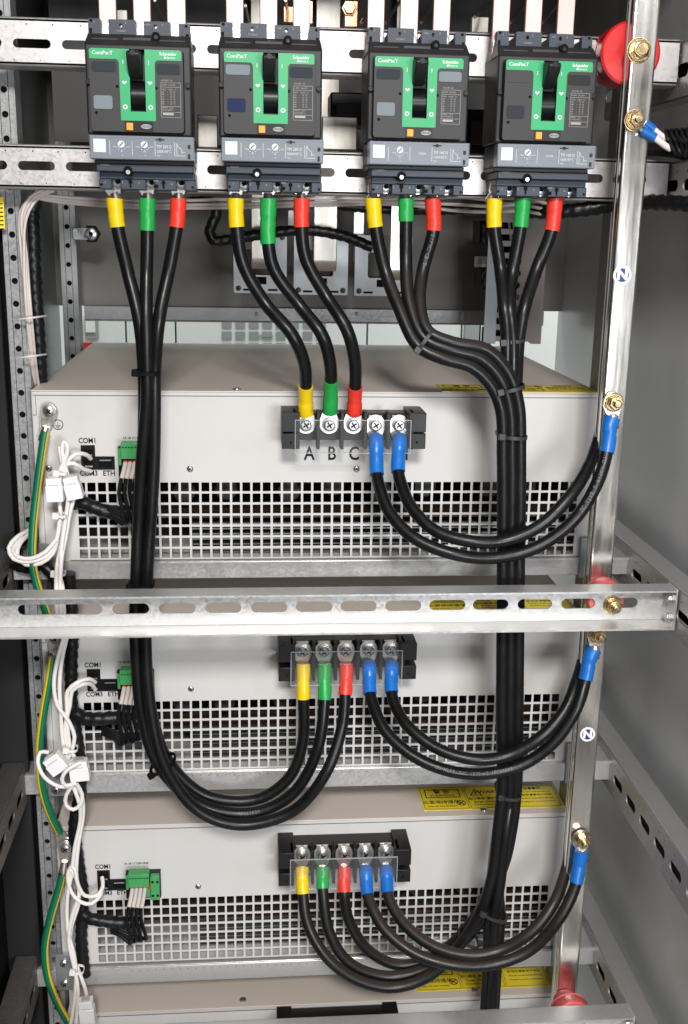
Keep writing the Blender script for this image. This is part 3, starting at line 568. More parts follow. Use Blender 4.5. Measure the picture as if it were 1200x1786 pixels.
# breaker 1 -> module 2
D = (0,0,-1); U_ = (0,0,1)
yA,yB,yC = -.048,-.062,-.076
mk(0,0,[(205,396,TY_),(222,470,TY_),(243,560,-.072),(251,650,-.066),(250,800,-.05),(246,1000,-.048),(246,1110,-.048),(266,1250,-.048),(292,1325,yA),(345,1380,yA),(400,1397,yA),(455,1392,yA),(505,1355,yA),(528,1295,yA),(529,1210,-.045),(529,1180,-.040)],(206,394),
   (1,0,D),[(529,1158,-.036),(529,1190,-.040),(529,1216,-.045)],'black power cable with yellow sleeves from the leftmost breaker, innermost of its loop')
mk(0,1,[(257,402,TY_),(256,470,TY_),(255,560,-.075),(256,650,-.075),(256,700,-.073),(246,820,-.066),(238,1000,-.062),(236,1110,-.062),(248,1250,-.062),(274,1330,yB),(325,1388,yB),(390,1416,yB),(450,1416,yB),(510,1385,yB),(553,1310,yB),(566,1220,-.05),(566,1180,-.040)],(257,404),
   (1,1,D),[(566,1158,-.036),(566,1190,-.040),(566,1221,-.05)],'black power cable with green sleeves from the leftmost breaker, middle of its loop',prt=(.70,'A0061020',.0052))
mk(0,2,[(308,396,TY_),(295,470,TY_),(277,560,-.072),(270,650,-.068),(270,700,-.068),(268,820,-.066),(257,1000,-.066),(254,1110,-.066),(262,1230,-.070),(285,1330,yC),(335,1405,yC),(385,1433,yC),(440,1438,yC),(515,1412,yC),(570,1345,yC),(596,1270,-.06),(602,1212,-.05),(604,1180,-.040)],(308,395),
   (1,2,D),[(604,1158,-.036),(603,1190,-.041),(600,1214,-.051)],'black power cable with red sleeves from the leftmost breaker, outermost of its loop')
# breaker 2 -> module 1
mk(1,0,[(413,396,TY_),(424,460,TY_),(462,528,TY_),(510,585,-.075),(531,635,-.065),(533,690,-.045),(533,715,-.038)],(413,395),(0,0,U_),[(534,722,-.036),(533,700,-.042),(533,674,-.050)],'black power cable with yellow sleeves from the second breaker to letter A')
mk(1,1,[(468,425,TY_),(478,470,TY_),(522,532,TY_),(562,585,-.075),(576,635,-.065),(577,680,-.048),(576,712,-.038)],(468,425),(0,1,U_),[(576,718,-.036),(577,690,-.044),(577,663,-.055)],'black power cable with green sleeves from the second breaker to letter B')
mk(1,2,[(526,396,TY_),(533,450,TY_),(566,512,TY_),(605,575,-.075),(619,630,-.065),(619,690,-.045),(618,715,-.038)],(526,393),(0,2,U_),[(617,720,-.036),(618,700,-.042),(619,674,-.050)],'black power cable with red sleeves from the second breaker to letter C')
# breaker 3 -> module 3 (front layer of the right bundle), breaker 4 -> below (rear layer)
f3 = -.100; g4 = -.086
mk(2,0,[(655,396,TY_),(671,470,TY_),(697,540,-.08),(729,603,-.095),(772,625,f3),(822,640,f3),(856,672,f3),(874,715,f3),(877,800,f3),(877,1000,f3),(876,1110,f3),(875,1250,f3),(876,1370,f3),(868,1450,f3),(860,1520,f3),(838,1590,-.088),(800,1650,-.085),(752,1700,-.085),(690,1722,-.085),(630,1712,-.085),(572,1672,-.080),(536,1610,-.065),(528,1550,-.05),(527,1530,-.042)],(653,392),
   (2,0,D),[(527,1512,-.036),(527,1535,-.042),(528,1556,-.050)],'black power cable with yellow sleeves from the third breaker, lowest loop under the third module',CABLED)
mk(2,1,[(708,386,TY_),(708,450,TY_),(714,530,-.08),(740,590,-.095),(785,610,f3),(838,625,f3),(872,660,f3),(889,712,f3),(892,800,f3),(891,1000,f3),(890,1110,f3),(889,1250,f3),(889,1370,-.095),(880,1450,-.088),(866,1520,-.075),(840,1600,-.075),(800,1650,-.072),(742,1690,-.072),(675,1703,-.072),(610,1680,-.072),(574,1625,-.065),(563,1550,-.05),(563,1530,-.042)],(708,387),
   (2,1,D),[(563,1512,-.036),(563,1532,-.042),(563,1553,-.050)],'black power cable with green sleeves from the third breaker, middle loop under the third module',CABLED)
mk(2,2,[(756,402,TY_),(738,470,TY_),(732,530,-.08),(746,578,-.095),(790,598,f3),(848,610,f3),(886,650,f3),(904,705,f3),(907,800,f3),(905,1000,f3),(904,1110,f3),(903,1250,f3),(901,1370,-.095),(892,1450,-.085),(874,1520,-.062),(835,1590,-.06),(795,1640,-.058),(742,1676,-.058),(690,1682,-.058),(640,1655,-.058),(607,1600,-.055),(600,1555,-.05),(600,1530,-.042)],(748,400),
   (2,2,D),[(601,1512,-.036),(600,1530,-.042),(599,1554,-.050)],'black power cable with red sleeves from the third breaker, highest loop under the third module',CABLED,prt=(.012,'CU/XLPE/PVC GB/T',.0052))
mk(3,0,[(862,396,TY_),(873,470,TY_),(880,540,-.085),(884,590,-.085),(882,680,g4),(882,800,g4),(882,1000,g4),(882,1110,g4),(881,1250,g4),(880,1370,g4),(868,1450,g4),(858,1530,g4),(853,1600,-.078),(850,1690,-.07),(846,1760,-.07),(840,1850,-.07)],(862,393),None,None,'black power cable with a yellow sleeve from the rightmost breaker running down the thick bundle')
mk(3,1,[(908,396,TY_),(893,480,TY_),(889,540,-.085),(894,590,-.085),(894,680,g4),(896,800,g4),(896,1000,g4),(896,1110,g4),(895,1250,g4),(893,1370,g4),(882,1450,-.10),(873,1530,-.10),(864,1600,-.09),(862,1690,-.08),(858,1760,-.08),(854,1850,-.08)],(908,396),None,None,'black power cable with a green sleeve from the rightmost breaker running down the thick bundle')
mk(3,2,[(962,402,TY_),(936,470,TY_),(914,540,-.08),(905,590,-.08),(900,680,-.075),(893,800,-.072),(893,1000,-.072),(890,1110,-.072),(888,1250,-.072),(886,1370,-.07),(872,1450,-.075),(868,1530,-.080),(872,1600,-.068),(866,1690,-.066),(862,1760,-.066),(858,1850,-.066)],(963,401),None,None,'black power cable with a red sleeve from the rightmost breaker running down the thick bundle')
# neutral cables
BUSY = -.095
def neutral(k, us, v_end, path, busl, label, front=True, m=CABLE, prt=None):
    vs = (742,1137,1493)[k]
    i = 3 if us[0] == TBU[k][3] else 4
    s1 = [(us[0],vs+22,-.036),(us[0],vs+36,-.045),(us[1],v_end,-.06)]
    s2 = [busl[0], busl[1], busl[2]] if front else None
    t = pcable(label, [(us[0],vs+28,-.04),(us[0]+(us[1]-us[0])*.8,v_end-4,-.058)]+path, s1, s2, BLU, group='neutral cables', m=m, prt=prt)
    lug(down_end(k,i), D, t)
    if front:
        c = P(busl[3][0],busl[3][1],BUSY-.0035); d = P(busl[0][0],busl[0][1],BUSY)-P(busl[3][0],busl[3][1],BUSY); lug(c, d, t, r=.0098, L=.020, wid=.0075)
    return t
TBU = [(534,575,617,656,697),(528,566,604,644,683),(527,563,601,638,674)]
nf = -.122
neutral(0,(656,658),832,[(662,850,-.07),(680,895,-.09),(722,938,-.110),(790,966,nf),(860,973,nf),(935,955,nf),(1000,908,nf),(1042,842,-.118),(1060,780,-.108),(1063,745,-.104)],
  [(1068,728,-.102),(1066,755,-.103),(1058,790,-.110),(1069,700)],'black cable with blue sleeves, lower of the two loops over the topmost grille',prt=(.305,'ZC-YJVR 0.6/1KV CU/XLPE/PVC 35mm2 A014',.0052))
neutral(0,(697,694),827,[(702,850,-.07),(718,885,-.09),(758,925,-.110),(820,944,nf),(880,943,nf),(940,918,nf-.001),(992,868,-.118),(1026,815,-.10),(1046,760,-.075),(1056,720,-.07)],
  None,'black cable with blue sleeves, upper of the two loops over the topmost grille',front=False)
neutral(1,(644,646),1214,[(652,1232,-.07),(672,1275,-.09),(720,1318,-.110),(785,1345,nf),(850,1349,nf),(915,1332,nf),(970,1290,nf),(1008,1230,-.118),(1021,1185,-.108),(1028,1150,-.104)],
  [(1036,1132,-.102),(1030,1160,-.103),(1021,1190,-.110),(1041,1104)],'black cable with blue sleeves, lower of the two loops over the middle grille',prt=(.14,'CU/XLPE/PVC 1X35mm2 IEC60502',.0048))
neutral(1,(683,683),1212,[(690,1232,-.07),(710,1265,-.09),(760,1304,-.110),(825,1324,nf),(885,1318,nf),(945,1284,nf-.001),(985,1238,-.115),(1005,1190,-.10),(1018,1145,-.075),(1024,1110,-.07)],
  None,'black cable with blue sleeves, upper of the two loops over the middle grille',front=False)
neutral(2,(638,642),1565,[(648,1580,-.07),(670,1620,-.09),(722,1662,-.110),(790,1683,nf),(865,1681,nf),(925,1657,nf),(975,1603,nf),(1002,1550,-.112),(1010,1510,-.104)],
  [(1014,1484,-.102),(1012,1510,-.103),(1008,1540,-.109),(1014,1462)],'dusty black cable with blue sleeves, lower of the two loops over the third grille',m=CABLED)
neutral(2,(674,677),1562,[(684,1580,-.07),(708,1615,-.09),(755,1650,-.110),(815,1666,nf),(875,1656,nf),(928,1624,nf-.001),(966,1575,-.112),(985,1525,-.09),(996,1480,-.072),(1000,1455,-.07)],
  None,'dusty black cable with blue sleeves, upper of the two loops over the third grille',front=False,m=CABLED)
# ------------------------------------------------------------------ cable ties
def tie(u0, v0, u1, v1, Y, dep, label, m=MBLK, head=0, w_=.0034, th=.0016):
    a,b = P(u0,v0,Y),P(u1,v1,Y); c = (a+b)/2; ax = (b-a)/2; t = thing('cable_tie', label, 'cable tie', c, 'cable ties'); n = 28
    nrm = ax.normalized().cross(Vector((0,1,0))).normalized()
    def ringp(sc): return [c+ax*(math.copysign(abs(math.cos(q))**.7,math.cos(q)))*sc+Vector((0,dep*math.copysign(abs(math.sin(q))**.7,math.sin(q))*sc,0)) for q in [2*math.pi*k/n for k in range(n)]]
    o_ = ringp(1); i_ = ringp(.9); vs = [p+nrm*w_/2 for p in o_]+[p-nrm*w_/2 for p in o_]+[p-nrm*w_/2 for p in i_]+[p+nrm*w_/2 for p in i_]
    fs = [[s*n+k, s*n+(k+1)%n, ((s+1)%4)*n+(k+1)%n, ((s+1)%4)*n+k] for s in range(4) for k in range(n)]
    MB().add(vs,fs).build('strap', m, t)
    hp = c + ax*(-.85 if head == 0 else head) + Vector((0,-dep*.75,0)); MB().obox(hp, ax.normalized()*.0033, Vector((0,.0025,0)), nrm*.0033).build('tie_head', m, t, .0006)
    return t
TIEG = mat('tie_grey', (.030,.030,.031), .4, spec=.35)
tie(234,648,280,651,-.072,.014,'black cable tie round the three cables under the leftmost breaker')
tie(224,1018,270,1018,-.062,.014,'black cable tie just above the middle crossbar on the left cables')
tie(262,1344,306,1322,-.064,.018,'black cable tie where the left cables start their curve')
tie(724,612,754,572,-.095,.010,'grey cable tie on the three cables bending right under the third breaker',TIEG)
tie(872,597,914,593,-.082,.009,'grey cable tie pinching the cables of the rightmost breaker',TIEG)
tie(864,682,913,670,-.094,.018,'grey cable tie where the two right bundles meet',TIEG)
tie(866,757,917,760,-.092,.020,'grey cable tie round the thick right bundle beside the terminal block',TIEG)
tie(865,1378,907,1380,-.088,.021,'grey cable tie round the thick right bundle above the third module',TIEG)
tie(834,1578,882,1594,-.083,.022,'black cable tie where three cables leave the thick right bundle',TIEG)
tie(800,1630,834,1642,-.073,.017,'black cable tie on the three cables sweeping below the third grille',TIEG)
# ------------------------------------------------------------------ circuit breakers
SB = (P(333,180,-.1)-P(148,180,-.1)).length/185/5.58           # metres per unit of the 5.58x breaker drawing
def bX(x): return (x-550)*SB
def bZ(y): return -(y-770)*SB*1.02
def breaker(i):
    c = P(*BC[i], -.1)
    lab = ['leftmost green fronted breaker with a light grey square window','second breaker from the left, its small square window dark blue','third breaker from the left, text plate right of the toggle and 160 rating','rightmost breaker whose left flank shows, beside the red insulator'][i]
    t = thing('circuit_breaker', lab, 'circuit breaker', (c.x,c.y,c.z), 'circuit breakers in a row'); o = Vector(c)
    def q(x,y,d): return Vector((c.x+bX(x), c.y+d, c.z+bZ(y)))   # d: depth behind panel front (negative = toward viewer)
    def bx(mb,x0,y0,x1,y1,d0,d1): return mb.box(q(x0,y0,d0),q(x1,y1,d1))
    def rp(mb,x0,y0,x1,y1,d0,d1,r=20,holes=()):
        a,b = q(x0,y0,0),q(x1,y1,0); return plate(mb,[rrect(a.x,a.z,b.x,b.z,r*SB)]+list(holes), c.y+d0, d1-d0)
    def lz(mb,x,y,r,d0,d1,n=16): p = q(x,y,d1); return mb.lathe(p,(0,-1,0),[(0,r*SB),(d1-d0,r*SB)],n)
    # body
    mb = MB(); bx(mb,45,340,1078,1172,.010,.067); bx(mb,75,1172,1095,1400,.020,.067); mb.build('body', BBODY, t, .0018)
    mb = MB(); vs = [q(60,232,.024),q(1065,232,.024),q(1078,345,.0102),q(42,345,.0102)]; vb = [q(60,232,.066),q(1065,232,.066),q(1078,345,.066),q(42,345,.066)]
    mb.add(vs+vb,[(0,3,2,1),(0,1,5,4),(1,2,6,5),(3,0,4,7)]); bx(mb,400,262,690,325,.0165,.030); bx(mb,100,275,370,335,.0165,.030); bx(mb,760,275,1030,335,.0165,.030); mb.build('top_hood', BBODY, t, .0010)
    # top shroud with teeth
    mb = MB()
    for x0,x1,y0 in ((62,185,90),(262,528,92),(608,868,100),(952,1062,112)):
        a,b = q(x0,y0,0),q(x1,262,0); hs = []
        cx = (x0+x1)/2
        if x1-x0>200: k_ = q(cx-15,150,0); hs = [rrect(k_.x-16*SB,k_.z-14*SB,k_.x+16*SB,k_.z+24*SB,16*SB)]
        plate(mb,[rrect(a.x,a.z,b.x,b.z,10*SB)]+hs,c.y+.028,.010)
        bx(mb,x0+8,y0+30,x0+22,240,.0385,.066); bx(mb,x1-22,y0+30,x1-8,240,.0385,.066)
    bx(mb,70,215,1055,262,.044,.067)
    mb.build('top_shroud', BSHR, t, .0006)
    for x,y,r in ((92,108,14),(1025,133,14),(733,252,42)): mb = MB(); lz(mb,x,y,r,.0160 if r>20 else .0276,.0285); mb.build('shroud_hole', MBLK, t)
    mb = MB(); lz(mb,735,262,24,.0150,.0160,6); mb.build('hood_screw', BBLK, t, .0003)
    for e_ in ((72,178,98,222),(1022,205,1050,262)): mb = MB(); bx(mb,*e_,.0275,.0285); mb.build('shroud_notch', MBLK, t)
    # raised panel and its parts
    mb = MB(); a,b = q(485,400,0),q(637,962,0)
    rp(mb,98,398,1002,1147,0,.0098,30,[rrect(a.x,a.z,b.x,b.z,4*SB)]); pan = mb.build('front_panel', BPAN, t, .0008)
    fr = MB(); a,b = q(90,390,0),q(1010,1155,0); a2,b2 = q(96,396,0),q(1004,1149,0); plate(fr,[rrect(a.x,a.z,b.x,b.z,34*SB),rrect(a2.x,a2.z,b2.x,b2.z,30*SB)],c.y+.0094,.001); fr.build('panel_groove', MBLK, t)
    # green fascia: T shape with inner fillets
    def arc(cx,cy,r,a0,a1,n=6): return [(cx+r*math.cos(math.radians(a0+(a1-a0)*k/n)),cy+r*math.sin(math.radians(a0+(a1-a0)*k/n))) for k in range(n+1)]
    pts = [(730,1045),(390,1045),(385,530)]+arc(350,528,34,0,-90)+[(103,494)]+arc(125,425,25,180,270)+[(460,400),(486,400),(486,962),(636,962),(634,400),(610,400)]+arc(965,425,25,270,360)+[(990,494)]+arc(765,528,34,270,180)+[(730,530)]
    gp = [(q(x,y,0).x,q(x,y,0).z) for x,y in pts]; mb = MB(); plate(mb,[gp],c.y-.0006,.0016); g = mb.build('green_fascia', BGREEN, t, .0003)
    mb = MB(); zf = -.0009
    def tx(mb,s,x,y,sz,sx=1,d=None,al='CENTER',sh=0): p = q(x,y,zf if d is None else d); mb.mesh(text_mesh(s,sz*SB,al,shear=sh), up(p.x,p.y,p.z,sx,1))
    tx(mb,'ComPacT',228,442,50,1.0); tx(mb,'ComPacT',229.5,442,50,1.0,-.0011); tx(mb,'Schneider',858,437,44,.95); tx(mb,'Schneider',860,437,44,.95,-.0011); tx(mb,'Electric',885,469,32,1.0); bx(mb,822,460,836,478,-.0010,-.0004)
    for X in (425,672):
        bx(mb,X-3,500,X+3,535,-.0010,-.0004)
        p = q(X+8,700,0); hz = [(p.x+a*SB,p.z+b*SB) for a,b in ((-22,12),(-10,14),(0,4),(10,14),(22,12),(20,0),(0,-18),(-20,0))]; plate(mb,[hz],c.y-.001,.0005)
        p = q(X+10,922,0); plate(mb,[circ(p.x,p.z,22*SB,20),circ(p.x,p.z,13*SB,16)],c.y-.001,.0005)
    mb.build('lettering', WHT, g)
    # toggle
    mb = MB(); bx(mb,488,403,634,960,.0085,.0095); mb.build('slot_floor', BBLK, t)
    mb = MB(); p0 = q(560,800,.012); n=10; R_ = .0145
    x0,x1 = q(492,0,0).x,q(630,0,0).x; arcp = [(c.y+.0095-R_*.55*math.sin(math.pi*k/n), q(0,660,0).z+(q(0,955,0).z-q(0,660,0).z)*k/n) for k in range(n+1)]
    mb.add([(x0,a,b) for a,b in arcp]+[(x1,a,b) for a,b in arcp],[(k,k+1,n+2+k,n+1+k) for k in range(n)]); mb.build('slot_drum', BBLK, t)
    mb = MB(); prof = [(.009,405),(-.012,432),(-.019,440),(-.021,468),(-.018,525),(-.010,590),(-.002,650),(.009,655)]
    for (xa,xb,j) in ((478,606,0),): 
        L_ = [q(xa,y,d) for d,y in prof]; R2 = [q(xb,y,d) for d,y in prof]; m_ = len(prof); mb.add(L_+R2,[[k,(k+1)%m_,m_+(k+1)%m_,m_+k][::-1] for k in range(m_)]+[list(range(m_)),[m_+k for k in range(m_)][::-1]])
    tg = mb.build('toggle', BTOG, t, .0012)
    mb = MB(); p = q(542,462,-.0213); mb.lathe(p,(0,-1,0),[(0,26*SB),(.0004,26*SB)],18); tg2 = mb.build('toggle_screw', BBLK, tg)
    # windows
    wl = [(WIND,WIND,WINM),(WINM,WIND,WINB),(WIND,WINM,WINM),(BPAN,BBLK,WIND)][i]
    mb = MB(); rp(mb,118,515,357,608,-.0006,.001,22); mb.build('window', wl[0], t)
    mb = MB(); rp(mb,746,522,976,616,-.0006,.001,22); mb.build('window', wl[1], t)
    mb = MB(); rp(mb,130,822,312,945,-.0006,.001,22); mb.build('window', wl[2], t)
    # rating text
    mb = MB()
    for y,s in ((672,'NSX250N  100'),(712,'Ui 800V  Uimp 8kV'),(752,'Ue(V)    Icu(kA)   Ics'),(776,'220      ~    90   90'),(798,'380      ~    50   50'),(820,'415      ~    50   50'),(842,'440      ~    50   50'),(864,'500      ~    36   36'),(884,'660      ~    10   10'),(918,'50/60Hz   Cat A'),(940,'IEC/EN 60947-2')): tx(mb,s,790,y,20,.86,-.0004,'LEFT')
    for y in (690,730,905,958,1005): bx(mb,785,y,975,y+3,-.0004,.0001)
    for x in (783,974): bx(mb,x,693,x+3,1005,-.0004,.0001)
    bx(mb,800,966,905,986,-.0004,.0001); mb.build('rating_text', GPRT, t)
    # button strip
    mb = MB(); bx(mb,424,1050,702,1141,-.0004,.001); mb.build('button_recess', BBLK, t)
    mb = MB(); bx(mb,440,1066,506,1136,-.0022,.0); mb.build('trip_button', ORANGE, t, .0005)
    mb = MB(); p = q(634,1097,0); plate(mb,[[(p.x+a*52*SB,p.z+b*22*SB) for a,b in circ(0,0,1,22)]],c.y-.0012,.001); bg_ = mb.build('badge', GPRT, t)
    mb = MB(); tx(mb,'NSX250',634,1097,28,.9,-.0014); mb.build('lettering', BPRT, bg_)
    mb = MB(); 
    for x,y in ((362,738),(740,742),(152,980)): mb = MB(); lz(mb,x,y,14,-.0004,.0); mb.build('panel_hole', VOID, t)
    mb = MB(); 
    for x,y in ((72,692),(1044,705)): mb = MB(); lz(mb,x,y,26,.0065,.0105,18); mb.build('side_screw', BBLK, t, .0003)
    # trip unit
    mb = MB(); bx(mb,68,1180,1096,1402,.0035,.0195); tu = mb.build('trip_unit', BTRIP, t, .0008)
    mb = MB(); z_ = .0031; tx(mb,('TM 200 D','TM 200 D','TM 160 D','TM 160 D')[i],725,1278,42,.86,z_,'LEFT'); tx(mb,('200A/40°C','200A/40°C','160A/40°C','160A/40°C')[i],725,1322,38,.86,z_,'LEFT'); tx(mb,'~',745,1358,60,1,z_)
    rp(mb,105,1216,227,1340,.0031,.0036,6)
    for x in (264,485,711): bx(mb,x-2,1230,x+2,1362,z_,.0036)
    for k,dx in enumerate((380,605)):
        if k==1 and i>1: tx(mb,'1250A',610,1290,34,.9,z_); continue
        p = q(dx,1262,0); plate(mb,[circ(p.x,p.z,34*SB,22)],c.y+.0020,.0015)
        for a_ in range(-60,61,30): tt = math.radians(a_-90); pp = q(dx+52*math.cos(tt),1262-52*math.sin(tt),0); plate(mb,[circ(pp.x,pp.z,5*SB,8)],c.y+z_,.0004)
        for a_,s_ in ((-75,'140'),(0,'180'),(75,'200')) if k==0 else ((-80,'1000'),(0,'1400'),(80,'2000')): pp = (dx+72*math.sin(math.radians(a_)), 1265+58*math.cos(math.radians(a_))+6); tx(mb,s_,pp[0],pp[1],20,.9,z_)
        tx(mb,'A',dx+8,1362,20,1,z_)
    for seg in (((905,1235),(905,1358)),((905,1358),(1010,1358)),((925,1240),(940,1275)),((940,1275),(975,1300)),((975,1300),(975,1340)),((975,1325),(1005,1325)),((925,1240),(925,1350))):
        a,b = q(*seg[0],z_),q(*seg[1],z_); dd = (b-a); nn = Vector((-dd.z,0,dd.x)).normalized()*2.2*SB; mb.obox((a+b)/2, dd/2, Vector((0,.0001,0)), nn)
    mb.build('lettering', WHT, tu)
    mb = MB()
    for dx in ((380,605) if i<2 else (380,)): p = q(dx,1262,.0018); mb.obox(p,(18*SB,0,18*SB),(-3*SB,0,3*SB),(0,.0001,0))
    lz(mb,762,1210,16,.0026,.0036); bx(mb,718,1206,806,1216,.0028,.0036); bx(mb,1035,1255,1062,1290,.0026,.0036); bx(mb,1035,1340,1058,1385,.0026,.0036); mb.build('dial_slot', MBLK, tu)
    mb = MB(); bx(mb,72,1183,1092,1398,-.0008,-.0002); mb.build('clear_cover', CLEAR, tu)
    # lower shroud
    mb = MB(); bx(mb,85,1402,1085,1440,.0200,.067); mb.build('lower_body', BBODY, t, .0006)
    mb = MB(); bx(mb,108,1440,1078,1512,.0150,.067); ls = mb.build('lower_step', BSHR, t, .0008)
    mb = MB(); bx(mb,122,1512,1092,1580,.0260,.067); 
    for x0,x1 in ((122,246),(336,592),(680,900),(985,1096)): bx(mb,x0,1580,x1,1680,.0230,.067)
    bx(mb,246,1580,336,1690,.058,.067); bx(mb,592,1580,680,1690,.058,.067); bx(mb,900,1580,985,1690,.058,.067)
    mb.build('lower_shroud', BSHR, t, .0008)
    mb = MB(); lz(mb,424,1505,48,.0146,.0260,22); mb.build('screw_well', MBLK, t)
    for x,y,r in ((436,1604,22),(770,1608,22),(143,1636,13),(1066,1646,13)):
        mb = MB(); lz(mb,x,y,r,.0226,.0235)
        if r == 22: bx(mb,x-10,y,x+10,y+56,.0227,.0235)
        mb.build('shroud_hole', MBLK, t)
    mb = MB(); bx(mb,672,1625,716,1660,.0226,.0235); mb.build('shroud_notch', MBLK, t)
    mb = MB(); lz(mb,424,1515,26,.0138,.0148,6); mb.build('cover_screw', STEEL, t, .0003)
    mb = MB()
    for s_,x,y,d in (('2',182,1612,.0226),('3',354,1614,.0226),('4',520,1614,.0226),('6',855,1618,.0226),('1',122,125,.0275),('3',430,125,.0275),('250H',650,132,.0275),('5',792,132,.0275),('TC220073',385,198,.0275),('TC220073',195,1452,.0146),('N900',695,1592,.0226)):
        tx(mb,s_,x,y,32 if len(s_)==1 else 24,.9,d)
    mb.build('lettering', GPRT, t)
    for k in range(3):
        x = (293,638,945)[k]; p = q(x,1600,.040); m2 = MB(); m2.lathe(p,(0,-1,0),[(0,.0068),(.001,.0068),(.0012,.0056),(.0045,.0056),(.005,.0045)],18); so = m2.build('terminal_screw', STEEL, t)
        m2 = MB(); m2.lathe(p+Vector((0,-.0051,0)),(0,-1,0),[(0,.0026),(.0003,.0026)],6); m2.build('recess', MBLK, so)
for i in range(4): breaker(i)
# ------------------------------------------------------------------ feed bars above the breakers
FB = [((172,203),(232,263),(291,324)),((394,425),(453,484),(511,541)),((641,671),(698,730),(756,786)),((860,890),(917,946),(973,1003))]
for i in range(4):
    for k,(u0,u1) in enumerate(FB[i]):
        Y=-.058; a,b = P(u0,20,Y),P(u1,20,Y); zb_ = P(u0,64+i*7,Y).z
        t = thing('feed_bar', ('left','middle','right')[k]+' tinned copper bar of three feeding the '+WHO[i], 'busbar', ((a.x+b.x)/2,Y,zb_), 'tinned bars feeding the breakers')
        MB().box((a.x,Y,zb_-.012),(b.x,Y+.004,ZT-.01)).build('bar', BUSV, t, .0008)
        MB().lathe(((a.x+b.x)/2,Y-.0002,zb_+.004),(0,-1,0),[(0,.0075),(.0015,.0075),(.0016,.006),(.004,.006)],18).build('bolt', STEEL, t, .0003)
# ------------------------------------------------------------------ neutral busbar, insulators, bolts, stickers
bx0,bx1 = .5715,.5962
t = thing('neutral_busbar','tall shiny tinned neutral bar standing at the right with two round blue N stickers','busbar',((bx0+bx1)/2,BUSY,ZB+.05))
MB().box((bx0,BUSY,ZB+.05),(bx1,BUSY+.010,ZT-.01)).build('bar', BUS, t, .0026, seg=4)
MB().box((bx0-.0002,BUSY+.0135,ZB+.05),(bx1-.002,BUSY+.018,ZT-.01)).build('rear_bar', BUS, t, .0018)
for u,v,r in ((1085.5,480,.0090),(1025,1281,.0083)):
    p = P(u,v,BUSY-.0005); mb = MB(); plate(mb,[circ(p.x,p.z,r,32)],BUSY-.0004,.0004); s_ = mb.build('sticker', WHT, t)
    mb = MB(); plate(mb,[circ(p.x,p.z,r*.72,32)],BUSY-.0006,.0002); mb.build('blue_disc', NBLUE, s_)
    mb = MB(); mb.mesh(text_mesh('N',r*1.5,th=.00006,bold=.035), up(p.x+.0002,BUSY-.0009,p.z,1.05,1)); mb.mesh(text_mesh('N',r*1.5,th=.00006,bold=.035), up(p.x-.0003,BUSY-.00085,p.z,1.05,1)); mb.build('letter_n', WHT, s_)
def bolt(u, v, Y, label, r=.0098, stud=True, hexr=.0075):
    p = P(u,v,Y); t = thing('bolt', label, 'bolt', p, 'brass coloured bolts')
    MB().lathe(p,(0,-1,0),[(0,r),(.0012,r),(.0013,r*.9),(.0028,r*.88)],28).build('washer', BRASS, t, .0003)
    MB().lathe(p+Vector((0,-.0029,0)),(0,-1,0),[(0,hexr),(.0065,hexr),(.0072,hexr*.85)],6,rot=.3).build('nut', BRASS, t, .0006)
    if stud: MB().lathe(p+Vector((0,-.0100,0)),(0,-1,0),[(0,hexr*.55),(.004,hexr*.55),(.005,hexr*.42)],16).build('stud', BRASS, t, .0003)
    else: MB().lathe(p+Vector((0,-.0101,0)),(0,-1,0),[(0,hexr*.7),(.0006,hexr*.6)],16).build('head_mark', BRASS, t)
    return t
bolt(1114,88,BUSY-.0002,'large brass coloured bolt in front of the red insulator at the top',.0115,False,.0085)
bolt(1106,210,BUSY-.004,'brass coloured nut holding the two small blue terminals',.0098)
bolt(1070,701,BUSY-.0048,'brass coloured nut on the neutral bar above the topmost blue sleeve')
bolt(1068,1055,-.1332,'brass coloured bolt through the middle crossbar slot')
bolt(1042,1106,BUSY-.0048,'brass coloured nut half hidden under the middle crossbar')
bolt(1015,1463,BUSY-.0048,'brass coloured nut on the neutral bar beside the third module')
def insulator(u, v, Y0, Y1, r, label, m, taper=.86):
    p = P(u,v,Y0); L = Y1-Y0; t = thing('insulator', label, 'insulator', p, 'red busbar insulators')
    MB().lathe(p,(0,1,0),[(0,r*.5),(.0002,r*.93),(.002,r),(L*.40,r),(L*.44,r*.95),(L*.48,r),(L*.5,r*.97),(L-.003,r*taper),(L,r*taper*.95)],40).build('insulator_body', m, t, smooth=40)
    return t
insulator(1101,92,BUSY+.0185,-.031,.0285,'big glossy red insulator at the top behind the neutral bar',REDI,.95)
insulator(1058,1046,-.130,BUSY-.001,.0190,'dusty red insulator behind the middle crossbar',PINKI,.62)
insulator(999,1779,-.130,BUSY-.001,.0225,'dusty pink insulator rising above the bottom crossbar',PINKI,.62)
